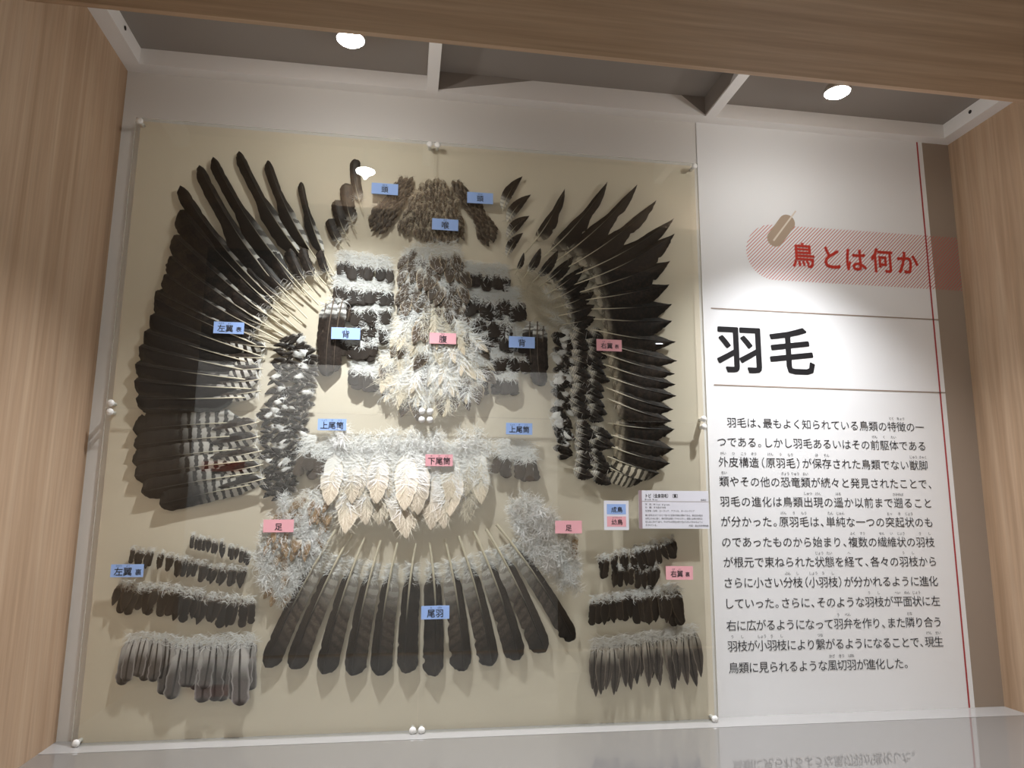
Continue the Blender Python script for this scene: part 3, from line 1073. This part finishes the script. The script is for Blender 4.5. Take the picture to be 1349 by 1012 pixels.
def small(name, me, base, ang, Lpx, label, group, depth=FY, cat='feather', wscale=1.0, pitch=None, roll=None):
    """one small feather; ang is the direction it points in the photo plane (0 right, 90 down)"""
    B = P(*base, depth)
    k = (P(base[0] + 1, base[1], depth) - B).length
    L = Lpx * k
    T = P(base[0] + Lpx * math.cos(R_(ang)), base[1] + Lpx * math.sin(R_(ang)), depth)
    o = bpy.data.objects.new(name, me)
    COL.objects.link(o)
    tag(o, label, cat, group)
    mw = place(o, B, T, depth, random.uniform(-0.12, 0.12) if roll is None else roll,
               random.uniform(0.03, 0.10) if pitch is None else pitch)
    sx = L * wscale * random.choice((-1, 1))
    o.matrix_world = mw @ Matrix.Diagonal((sx, L, min(L, 0.028), 1))
    return o


def lerp_path(pts, t):
    ds = [math.dist(pts[i], pts[i + 1]) for i in range(len(pts) - 1)]
    s = t * sum(ds)
    for i, d in enumerate(ds):
        if s <= d or i == len(ds) - 1:
            f = s / d if d else 0
            return tuple(pts[i][k] + (pts[i + 1][k] - pts[i][k]) * f for k in range(len(pts[0])))
        s -= d


def inside(p, poly):
    c = False
    j = len(poly) - 1
    for i in range(len(poly)):
        (xi, yi), (xj, yj) = poly[i], poly[j]
        if (yi > p[1]) != (yj > p[1]) and p[0] < (xj - xi) * (p[1] - yi) / (yj - yi) + xi:
            c = not c
        j = i
    return c


def scatter(poly, n, seed):
    """n points inside the polygon, kept apart (best of several tries each)"""
    rg = random.Random(seed)
    x0, x1 = min(p[0] for p in poly), max(p[0] for p in poly)
    y0, y1 = min(p[1] for p in poly), max(p[1] for p in poly)
    out = []
    while len(out) < n:
        best, bd_ = None, -1
        for _ in range(8):
            while True:
                p = (rg.uniform(x0, x1), rg.uniform(y0, y1))
                if inside(p, poly):
                    break
            d = min((math.dist(p, o) for o in out), default=1e9)
            if d > bd_:
                best, bd_ = p, d
        out.append(best)
    return out


# --- left wing: ten primaries and the secondaries behind them, tips first then quill ends
LW = [((397, 240), (441, 362), 14), ((353, 212), (430, 360), 19), ((315, 200), (430, 376), 21), ((281, 208), (420, 402), 23),
      ((263, 219), (405, 420), 25), ((238, 246), (398, 428), 27), ((238, 278), (390, 433), 29), ((230, 311), (382, 438), 30),
      ((224, 339), (374, 443), 30), ((217, 363), (366, 448), 30), ((206, 385), (356, 452), 30)]
for i, (t, b, wd) in enumerate(LW):
    flight('primary_feather', b, t, wd * 1.15, V_prim if i < 5 else V_prim_mid, 'primary' if i < 6 else 'round',
           'long black primary feather, %s from the inner top edge of the left wing fan' % ordinal(i), 'feather', 'left wing primaries',
           bend=-0.045 if i < 6 else -0.02, q=0.22 if i < 6 else 0.18, asym=0.66, depth=FY - 0.0002 * i, roll=0.10, splits=3, r0=0.0017)
LS = [((206, 396), (350, 460), 34), ((199, 417), (344, 470), 36), ((191, 438), (340, 481), 36), ((184, 458), (337, 491), 36), ((179, 481), (335, 502), 36),
      ((178, 503), (333, 513), 36), ((180, 526), (331, 524), 32)]
for i, (t, b, wd) in enumerate(LS):
    flight('secondary_feather', b, t, wd, V_sec, 'round', 'broad black secondary feather, %s below the primaries on the left wing' % ordinal(i), 'feather',
           'left wing secondaries', bend=-0.01, q=0.14, asym=0.62, depth=FY - 0.0022 - 0.0002 * i, roll=0.10, splits=2)
LS2 = [((176, 566), (337, 556), 36), ((177, 587), (338, 573), 36), ((175, 608), (339, 590), 36), ((178, 627), (341, 606), 36), ((187, 648), (343, 622), 34), ((211, 664), (346, 636), 34)]
for i, (t, b, wd) in enumerate(LS2):
    flight('secondary_feather', b, t, wd, V_sec_barred, 'round', 'broad secondary feather with white-barred root, %s down the lower left-wing bundle' % ordinal(i),
           'feather', 'left wing secondaries', bend=0.01, q=0.10, asym=0.4, depth=FY - 0.0002 * i, roll=-0.10, splits=2)
# greater coverts lying over the roots
LC = [((422, 330), (438, 372), 12), ((398, 327), (424, 378), 15), ((381, 328), (412, 384), 16), ((360, 332), (402, 390), 18), ((340, 341), (392, 396), 20),
      ((327, 354), (384, 403), 20), ((317, 369), (376, 412), 20), ((307, 386), (369, 422), 21), ((298, 404), (362, 434), 22), ((291, 424), (357, 446), 22)]
for i, (t, b, wd) in enumerate(LC):
    flight('greater_covert_feather', b, t, wd, V_cov, 'round', 'short dark covert feather, %s from the top of the inner row on the left wing' % ordinal(i), 'feather',
           'left wing coverts', bend=-0.05, q=0.30, asym=0.6, depth=FY - 0.0045, roll=0.08, splits=1, r0=0.0013, tuft=18, tuft_mat=M_downg)
LC2 = [((285, 446), (354, 458), 22), ((281, 465), (350, 472), 22), ((280, 484), (347, 486), 22), ((280, 503), (345, 500), 22), ((282, 520), (344, 515), 20)]
for i, (t, b, wd) in enumerate(LC2):
    flight('greater_covert_feather', b, t, wd, V_cov_spot, 'leaf', 'white-spotted dark covert feather, %s above the sheet joint on the left wing' % ordinal(i), 'feather',
           'left wing coverts', bend=-0.04, q=0.06, asym=0.5, depth=FY - 0.0048, roll=0.08, splits=1, r0=0.0012, tuft=16)
LC3 = [((279, 566), (341, 556), 24), ((277, 584), (343, 575), 24), ((277, 603), (345, 594), 24), ((279, 622), (347, 612), 24), ((287, 642), (350, 630), 22)]
for i, (t, b, wd) in enumerate(LC3):
    flight('greater_covert_feather', b, t, wd, V_cov_spot, 'leaf', 'white-spotted dark covert feather, %s below the sheet joint on the left wing' % ordinal(i), 'feather',
           'left wing coverts', bend=-0.03, q=0.06, asym=0.5, depth=FY - 0.0048, roll=-0.08, splits=1, r0=0.0012, tuft=16)
# alula
for i, (t, b, wd) in enumerate((((467, 210), (479, 280), 15), ((455, 242), (470, 308), 19), ((442, 264), (461, 318), 17), ((433, 289), (452, 328), 15))):
    flight('alula_feather', b, t, wd, V_cov, 'round', 'separate small dark feather, %s down in the slanting row left of the crown strips' % ordinal(i), 'feather',
           'left thumb feathers', bend=-0.06, q=0.22, asym=0.4, splits=1, r0=0.001, tuft=10)
for i, (t, b, wd) in enumerate((((688, 233), (661, 280), 14), ((699, 257), (667, 296), 14), ((697, 285), (667, 316), 14), ((689, 307), (667, 340), 12))):
    flight('alula_feather', b, t, wd, V_cov, 'leaf', 'separate small dark feather, %s down in the slanting row right of the crown strips' % ordinal(i), 'feather',
           'right thumb feathers', bend=-0.07, q=0.06, asym=0.6, splits=1, r0=0.001, tuft=8, tuft_mat=M_downg)

# --- right wing
RW = [((744, 249), (691, 334), 15), ((800, 240), (700, 352), 19), ((839, 244), (712, 358), 21), ((864, 265), (722, 366), 23), ((887, 289), (732, 372), 25),
      ((888, 309), (742, 380), 27), ((882, 345), (748, 390), 27), ((881, 376), (756, 398), 27), ((884, 402), (762, 408), 27), ((884, 424), (768, 420), 28)]
for i, (t, b, wd) in enumerate(RW):
    flight('primary_feather', b, t, wd * 1.2, V_rprim, 'point' if i > 4 else 'primpoint',
           'dark brown primary feather, %s from the inner top edge of the right wing fan' % ordinal(i), 'feather', 'right wing primaries',
           bend=0.045 if i < 6 else 0.02, q=0.20, asym=0.34, depth=FY - 0.0002 * i, roll=-0.10, splits=3, r0=0.0016, tuft=14, tuft_mat=M_downc)
RS = [((889, 451), (776, 434), 27), ((891, 476), (782, 448), 27), ((888, 493), (788, 464), 27), ((889, 507), (793, 480), 27), ((890, 522), (797, 496), 27), ((886, 540), (799, 512), 27), ((884, 555), (800, 526), 26)]
for i, (t, b, wd) in enumerate(RS):
    flight('secondary_feather', b, t, wd, V_rsec, 'point', 'dark brown pointed secondary feather, %s below the primaries on the right wing' % ordinal(i), 'feather',
           'right wing secondaries', bend=0.03, q=0.10, asym=0.4, depth=FY - 0.0022 - 0.0002 * i, roll=-0.10, splits=3, ragged=0.10, tuft=12, tuft_mat=M_downc)
RS2 = [((888, 566), (801, 558), 30), ((887, 592), (801, 573), 32), ((882, 611), (801, 588), 32), ((868, 624), (800, 602), 30), ((846, 634), (797, 614), 26)]
for i, (t, b, wd) in enumerate(RS2):
    flight('secondary_feather', b, t, wd, V_rsec if i < 3 else V_rsec_b, 'point', 'dark brown secondary feather, %s in the lower bundle of the right wing' % ordinal(i), 'feather',
           'right wing secondaries', bend=0.03, q=0.08, asym=0.4, depth=FY - 0.0002 * i, roll=-0.10, splits=2, ragged=0.08, tuft=12, tuft_mat=M_downc)
RC = [((690, 333), (678, 362), 7), ((712, 327), (690, 366), 12), ((735, 330), (701, 372), 13), ((755, 338), (710, 378), 15), ((769, 351), (720, 388), 16),
      ((777, 366), (727, 396), 17), ((782, 385), (732, 406), 18), ((783, 402), (736, 416), 18), ((784, 418), (740, 428), 18)]
for i, (t, b, wd) in enumerate(RC):
    flight('greater_covert_feather', b, t, wd, V_cov, 'leaf', 'short dark covert feather, %s from the top of the inner row on the right wing' % ordinal(i), 'feather',
           'right wing coverts', bend=0.04, q=0.20, asym=0.4, depth=FY - 0.0045, roll=-0.08, splits=1, r0=0.0012, tuft=22, tuft_mat=M_downc)
kk = 0
for c0, c1 in (((752, 436), (752, 542)), ((757, 562), (757, 622))):
    n = 11 if c0[1] < 500 else 7
    for i in range(n):
        f = i / (n - 1)
        for col in (0, 1):
            bx, by = c0[0] + col * 20 + random.uniform(-3, 3), c0[1] + (c1[1] - c0[1]) * f - 6 * (1 - col) + random.uniform(-2, 2)
            flight('median_covert_feather', (bx, by), (bx + random.uniform(24, 32), by + random.uniform(9, 18)), 16, V_cov, 'leaf',
                   'dark covert feather, %s down the %s right-wing column %s the sheet joint' % (ordinal(i), 'inner' if col == 0 else 'outer', 'above' if n == 11 else 'below'),
                   'feather', 'right wing coverts', bend=0.05, q=0.05, asym=0.5, depth=FY - 0.0052 + 0.0012 * col, roll=0.1, splits=1, r0=0.0007, ragged=0.12, tuft=6, tuft_mat=M_downg)

# --- tail fan
TAIL = [((443, 698), (350, 879), 24), ((463, 704), (384, 881), 25), ((481, 708), (425, 888), 26), ((502, 712), (463, 890), 26), ((524, 715), (498, 890), 26), ((548, 716), (534, 887), 25),
        ((566, 714), (573, 891), 25), ((586, 710), (611, 884), 26), ((604, 706), (648, 877), 26), ((624, 700), (684, 869), 26), ((640, 697), (718, 859), 26), ((654, 691), (756, 843), 22)]
for i, (b, t, wd) in enumerate(TAIL):
    left = i < 6
    flight('tail_feather', b, t, wd * 1.12, V_tail_d if i in (5, 6) else (V_tail_r if left else V_tail), 'tail',
           'long barred brown tail feather, %s from the left in the tail fan' % ordinal(i), 'feather', 'tail feathers',
           bend=0.025 if left else -0.025, q=0.22, asym=0.62 if left else 0.38, depth=FY, roll=0.03 if left else -0.03, splits=3, ragged=0.03,
           r0=0.0031, tuft=300, tuft_mat=M_down)

# --- templates for small feathers
F_back = family('back_feather', 5, web=V_back, down=M_down, vane=(0.40, 1.0), width=0.36, n=120, y=(-0.05, 0.5), ln=(0.14, 0.32), wd=0.02, shape='round')
F_line = family('lining_feather', 4, web=V_line, down=M_down, vane=(0.12, 1.0), width=0.28, n=46, y=(-0.05, 0.24), ln=(0.12, 0.26), wd=0.022, shape='round')
F_line += family('pointed_lining_feather', 3, web=V_line, down=M_downg, vane=(0.10, 1.0), width=0.34, n=36, y=(-0.05, 0.24), ln=(0.12, 0.24), wd=0.022, shape='leaf')
F_ling = family('gray_lining_feather', 5, web=V_ling, down=M_down, vane=(0.10, 1.0), width=0.27, n=50, y=(-0.05, 0.16), ln=(0.10, 0.20), wd=0.010, shape='round')
F_lingr = family('brown_lining_feather', 5, web=V_lingr, down=M_downg, vane=(0.10, 1.0), width=0.22, n=50, y=(-0.05, 0.16), ln=(0.10, 0.20), wd=0.010, shape='leaf')
F_less = family('lesser_covert', 5, web=V_less, down=M_downg, vane=(0.10, 1.0), width=0.42, n=5, y=(0.0, 0.3), ln=(0.15, 0.3), wd=0.02, shape='leaf')
F_lessw = family('white_lesser_covert', 4, web=V_less_w, down=M_down, vane=(0.15, 1.0), width=0.45, n=40, y=(0.0, 0.5), ln=(0.2, 0.4), wd=0.025, shape='leaf')
F_throat = family('throat_feather', 5, web=V_throat, down=M_downc, vane=(0.1, 1.0), width=0.34, n=8, y=(0.0, 0.4), ln=(0.2, 0.4), wd=0.03, shape='leaf', fringe=6)
F_crown = family('crown_feather', 5, web=V_crown, down=M_quilld, vane=(0.1, 1.0), width=0.36, n=8, y=(0.0, 0.4), ln=(0.2, 0.4), wd=0.03, shape='leaf')
F_belly = family('belly_feather', 5, web=V_belly, down=M_down, vane=(0.34, 1.0), width=0.34, n=60, y=(0.0, 0.42), ln=(0.18, 0.36), wd=0.016, shape='leaf', fringe=14)
F_cream = family('tan_belly_feather', 3, web=V_cream, down=M_downc, vane=(0.36, 1.0), width=0.20, n=100, y=(0.0, 0.75), ln=(0.22, 0.45), wd=0.013, shape='leaf', fringe=40, spread=(15, 80))
F_cream += family('cream_belly_feather', 4, web=V_cream, down=M_down, vane=(0.36, 1.0), width=0.20, n=110, y=(0.0, 0.75), ln=(0.22, 0.45), wd=0.015, shape='leaf', fringe=40, spread=(15, 80))
F_under = []
for _sh, _wd, _n in (('leaf', 0.33, 5), ('round', 0.22, 1)):
    F_under += family('undertail_%s_feather' % _sh, _n, web=V_under, down=M_down, fringe_mat=M_downc, fs=(14, 34), vane=(0.22, 1.0), width=_wd, n=170, y=(0.0, 0.66),
                      ln=(0.12, 0.26), wd=0.010, shape=_sh, fringe=120)
F_upper = family('uppertail_feather', 4, web=V_upper, down=M_down, vane=(0.35, 1.0), width=0.26, n=110, y=(0.0, 0.5), ln=(0.14, 0.30), wd=0.015, shape='round')
F_down = family('down_feather', 5, web=None, down=M_down, vane=None, n=120, y=(0.1, 0.8), ln=(0.25, 0.5), wd=0.022, spread=(10, 150), z_amp=0.25, curl=1.6)
F_downg = family('gray_down_feather', 4, web=None, down=M_downg, vane=None, n=90, y=(0.1, 0.8), ln=(0.25, 0.5), wd=0.02, spread=(10, 150), z_amp=0.25, curl=1.6)
F_tan = family('tan_leg_feather', 4, web=V_tanv, down=M_down, vane=(0.2, 1.0), width=0.34, n=26, y=(0.0, 0.35), ln=(0.15, 0.3), wd=0.016, shape='leaf', fringe=10)
F_straw = family('straw_feather', 4, web=None, down=M_downc, vane=None, n=60, y=(0.1, 0.8), ln=(0.2, 0.45), wd=0.010, spread=(5, 60), z_amp=0.1)


def row(name, fam, top, ang, length, n, where, adj, group, dj=4, depth=FY, wscale=1.0, rev=False):
    for i in range(n):
        f = (i + 0.5) / n
        x, y = lerp_path(top, f)
        Lp = lerp_path(length, f)[1] if isinstance(length, list) else length
        Lp *= random.uniform(0.86, 1.12)
        a = lerp_path(ang, f)[1] if isinstance(ang, list) else ang
        small(name, fam[(i * 3 + n) % len(fam)], (x + random.uniform(-1, 1), y + random.uniform(-2, 2)), a + random.uniform(-dj, dj), Lp,
              '%s feather, %s from the left in %s' % (adj, ordinal(i), where), group, depth - 0.0004 * (i % 4), wscale=wscale)


# wing lining rows, lower left
row('lining_feather', F_line, [(252, 702), (290, 711), (331, 727)], 98, 20, 15, 'the short top row at lower left', 'small dark', 'lower left lining rows')
row('lining_feather', F_line, [(174, 720), (215, 726), (260, 738), (327, 748)], 100, 27, 24, 'the second row at lower left', 'dark brown', 'lower left lining rows', dj=9)
row('lining_feather', F_line, [(160, 766), (230, 770), (280, 780), (336, 788)], [(0, 112), (1, 96)], 41, 26, 'the third row at lower left', 'dark brown', 'lower left lining rows', dj=8)
row('lining_feather', F_ling, [(168, 838), (200, 832), (240, 842), (300, 838), (338, 836)], [(0, 100), (0.5, 100), (1, 92)], [(0, 62), (0.5, 78), (1, 82)], 22,
    'the deep bottom row at lower left', 'gray and black', 'lower left lining rows', dj=4)
# wing lining rows, lower right
row('lining_feather', F_line, [(786, 733), (830, 722), (888, 706)], [(0, 88), (1, 70)], 28, 18, 'the slanting top row at lower right', 'small dark', 'lower right lining rows', dj=14)
row('lining_feather', F_line, [(806, 744), (870, 742)], 92, 28, 11, 'the short second row at lower right', 'small dark', 'lower right lining rows', dj=8)
row('lining_feather', F_line, [(780, 787), (830, 778), (895, 770)], [(0, 96), (1, 82)], [(0, 34), (1, 46)], 24, 'the third row at lower right', 'blackish brown', 'lower right lining rows', dj=6)
row('lining_feather', F_lingr, [(778, 844), (830, 838), (914, 824)], [(0, 92), (1, 84)], [(0, 66), (0.4, 58), (0.6, 58), (1, 70)], 26,
    'the deep bottom row at lower right', 'brownish gray', 'lower right lining rows', dj=4)

# back rows
for k, (top, ln, n) in enumerate(((((445, 330), (515, 338)), 36, 10), (((440, 358), (515, 370)), 38, 11), (((470, 390), (515, 393)), 40, 7),
                                  (((472, 415), (512, 418)), 36, 6), (((452, 434), (500, 440)), 40, 7), (((466, 468), (503, 476)), 42, 6))):
    row('back_feather', F_back, list(top), 94, ln, n, 'the %s back row left of the belly' % ordinal(k), 'white-based brown', 'left back rows', dj=9, depth=FY + 0.002 - 0.0003 * k)
for k, (top, ln, n) in enumerate(((((612, 346), (668, 350)), 34, 9), (((612, 372), (684, 380)), 44, 11), (((626, 402), (676, 408)), 40, 8),
                                  (((640, 426), (690, 432)), 36, 7), (((636, 452), (690, 456)), 38, 8), (((636, 482), (682, 486)), 36, 6))):
    row('back_feather', F_back, list(top), 88, ln, n, 'the %s back row right of the belly' % ordinal(k), 'white-based brown', 'right back rows', dj=9, depth=FY + 0.002 - 0.0003 * k)
# long scapulars
for i, (b, t, wd) in enumerate((((441, 392), (430, 496), 24), ((452, 394), (440, 490), 20), ((430, 400), (426, 470), 16), ((466, 392), (458, 424), 12))):
    flight('scapular_feather', b, t, wd, V_scap, 'round', 'long dark shoulder feather with white-barred root, %s longest of the left bunch' % ordinal(i), 'feather',
           'left shoulder feathers', quill=M_quilld, bend=0.03, q=0.03, asym=0.5, depth=FY - 0.003 + 0.0012 * i, splits=1, tuft=40)
for i, (b, t, wd) in enumerate((((708, 424), (712, 509), 22), ((698, 424), (700, 480), 20), ((716, 430), (716, 490), 15))):
    flight('scapular_feather', b, t, wd, V_scap, 'round', 'long dark shoulder feather with white-barred root, %s longest of the right bunch' % ordinal(i), 'feather',
           'right shoulder feathers', quill=M_quilld, bend=0.03, q=0.03, asym=0.5, depth=FY - 0.003 + 0.0012 * i, splits=1, tuft=30)


def mass(name, fam, poly, n, seed, Lpx, angf, label, group, depth=FY, jitter=16, order=None, wscale=1.0, alt=None, alt_p=0.0, thick=0.004):
    pts = scatter(poly, n, seed)
    pts.sort(key=lambda p: -p[1])
    for i, p in enumerate(pts):
        fm = alt if (alt and random.random() < alt_p) else fam
        L = Lpx * random.uniform(0.8, 1.2)
        a = angf(p) + random.uniform(-jitter, jitter)
        b = (p[0] - 0.5 * L * math.cos(R_(a)), p[1] - 0.5 * L * math.sin(R_(a)))
        small(name, fm[i % len(fm)], b, a, L, label, group, depth - thick * (i / max(1, n - 1)) * 0.6 + random.uniform(-0.0008, 0.0008), wscale=wscale)


def radial(cx, cy):
    return lambda p: math.degrees(math.atan2(p[1] - cy, p[0] - cx))


mass('throat_feather', F_throat, [(560, 240), (578, 239), (592, 246), (600, 266), (608, 290), (611, 312), (585, 316), (560, 312), (540, 306), (524, 300), (534, 276), (546, 254)], 190, 3, 17,
     radial(568, 150), 'small mottled brown feather in the triangular throat patch', 'throat patch feathers', jitter=26)
mass('crown_feather', F_crown, [(524, 238), (544, 238), (542, 254), (528, 274), (514, 298), (504, 305), (494, 300), (486, 290), (494, 274), (508, 262), (516, 250)], 95, 4, 15,
     lambda p: 122, 'small dark brown feather in the crown strip left of the throat patch', 'left crown strip feathers', jitter=30)
mass('crown_feather', F_crown, [(594, 242), (604, 242), (622, 256), (637, 276), (652, 296), (650, 314), (640, 320), (631, 314), (624, 290), (606, 266)], 95, 5, 15,
     lambda p: 62, 'small dark brown feather in the crown strip right of the throat patch', 'right crown strip feathers', jitter=30)
mass('belly_feather', F_belly, [(528, 340), (545, 332), (560, 342), (575, 338), (600, 338), (610, 352), (612, 400), (604, 425), (560, 430), (536, 420), (528, 400)], 80, 6, 40,
     radial(570, 150), 'loose brown-streaked feather in the upper half of the belly patch', 'upper belly feathers', jitter=28)
mass('belly_feather', F_cream, [(520, 428), (560, 420), (604, 424), (626, 436), (640, 470), (638, 505), (612, 528), (580, 534), (548, 530), (522, 515), (506, 500), (508, 478), (516, 452)], 85, 7, 52,
     radial(575, 330), 'fluffy cream feather in the lower half of the belly patch', 'lower belly feathers', jitter=24, alt=F_belly, alt_p=0.22)
# undertail
row('undertail_feather', F_under, [(452, 590), (520, 590), (575, 595), (636, 590)], 92, [(0, 104), (0.2, 90), (0.4, 110), (0.6, 94), (0.75, 104), (1, 82)], 24, 'the back layer of the undertail row', 'cream', 'undertail feathers', depth=FY + 0.001)
row('undertail_feather', F_under, [(440, 580), (520, 576), (575, 582), (642, 578)], 93, [(0, 92), (0.3, 80), (0.5, 92), (0.7, 78), (1, 72)], 22, 'the front layer of the undertail row', 'fluffy cream', 'undertail feathers', depth=FY - 0.002, dj=8)
row('uppertail_feather', F_upper, [(402, 574), (448, 576)], [(0, 105), (1, 78)], 56, 9, 'the bunch left of the undertail row', 'white-based brown', 'left uppertail feathers', dj=10)
row('uppertail_feather', F_upper, [(655, 578), (700, 582)], [(0, 98), (1, 84)], 52, 9, 'the bunch right of the undertail row', 'white-based gray-brown', 'right uppertail feathers', dj=10)
mass('down_feather', F_down, [(440, 575), (520, 572), (640, 576), (650, 590), (600, 600), (500, 600), (440, 596)], 22, 12, 30, lambda p: 90,
     'tuft of white down along the top of the undertail row', 'undertail down', depth=FY - 0.001)
# legs
LEGL = [(372, 660), (400, 655), (428, 660), (436, 685), (426, 712), (412, 738), (396, 758), (380, 785), (362, 792), (350, 780), (345, 755), (338, 730), (346, 700), (358, 680)]
mass('leg_feather', F_down, LEGL, 75, 8, 30, lambda p: 95, 'tuft of white down in the left leg patch', 'left leg down', jitter=35, alt=F_tan, alt_p=0.36)
LEGR = [(672, 664), (700, 658), (720, 672), (738, 690), (752, 720), (762, 745), (758, 775), (742, 775), (716, 746), (692, 716), (678, 690)]
mass('leg_feather', F_downg, LEGR, 60, 9, 28, lambda p: 80, 'tuft of pale gray down in the right leg patch', 'right leg down', jitter=30, alt=F_down, alt_p=0.35)
for poly, n in (([(402, 662), (430, 660), (434, 684), (408, 684)], 9), ([(352, 702), (384, 702), (388, 722), (350, 726)], 10), ([(388, 716), (412, 718), (408, 734), (388, 732)], 6)):
    mass('leg_feather', F_tan, poly, n, 20 + n, 24, lambda p: 98, 'tan tipped feather among the white down of the left leg patch', 'left leg tan feathers', depth=FY - 0.005, jitter=20)
for i, (x, y) in enumerate(((757, 705), (756, 716))):
    small('leg_feather', F_tan[i], (x, y - 8), 88, 28, 'tan feather under the right leg slip, %s from the top' % ordinal(i), 'right leg tan feathers', FY - 0.003)
# lesser coverts
mass('lesser_covert_feather', F_less, [(368, 446), (396, 443), (412, 456), (417, 480), (412, 510), (408, 540), (398, 580), (393, 620), (386, 648), (366, 660), (352, 652), (348, 620), (346, 580), (346, 545), (357, 520), (360, 480)], 210, 10, 19,
     lambda p: 172, 'small dark scaly covert feather in the column beside the left wing', 'left lesser coverts', jitter=40, alt=F_lessw, alt_p=0.14, wscale=0.85)
mass('lesser_covert_feather', F_less, [(734, 442), (751, 436), (754, 480), (752, 520), (752, 560), (748, 600), (736, 598), (732, 540), (732, 480)], 60, 11, 20,
     lambda p: 20, 'small dark covert feather in the narrow column beside the right wing', 'right lesser coverts', jitter=50, alt=F_lessw, alt_p=0.35)
small('lesser_covert_feather', F_less[0], (732, 602), 0, 18, 'lone dark covert feather at the foot of the narrow right column', None, FY - 0.002)
# straw-coloured down among the quill ends of the right wing
mass('down_feather', F_straw, [(684, 372), (700, 360), (720, 385), (742, 410), (750, 428), (738, 436), (716, 424), (698, 404)], 36, 13, 34,
     lambda p: 215, 'straw-coloured down among the quill ends of the right wing', 'right wing quill down', depth=FY + 0.001, jitter=26, alt=F_cream, alt_p=0.35)
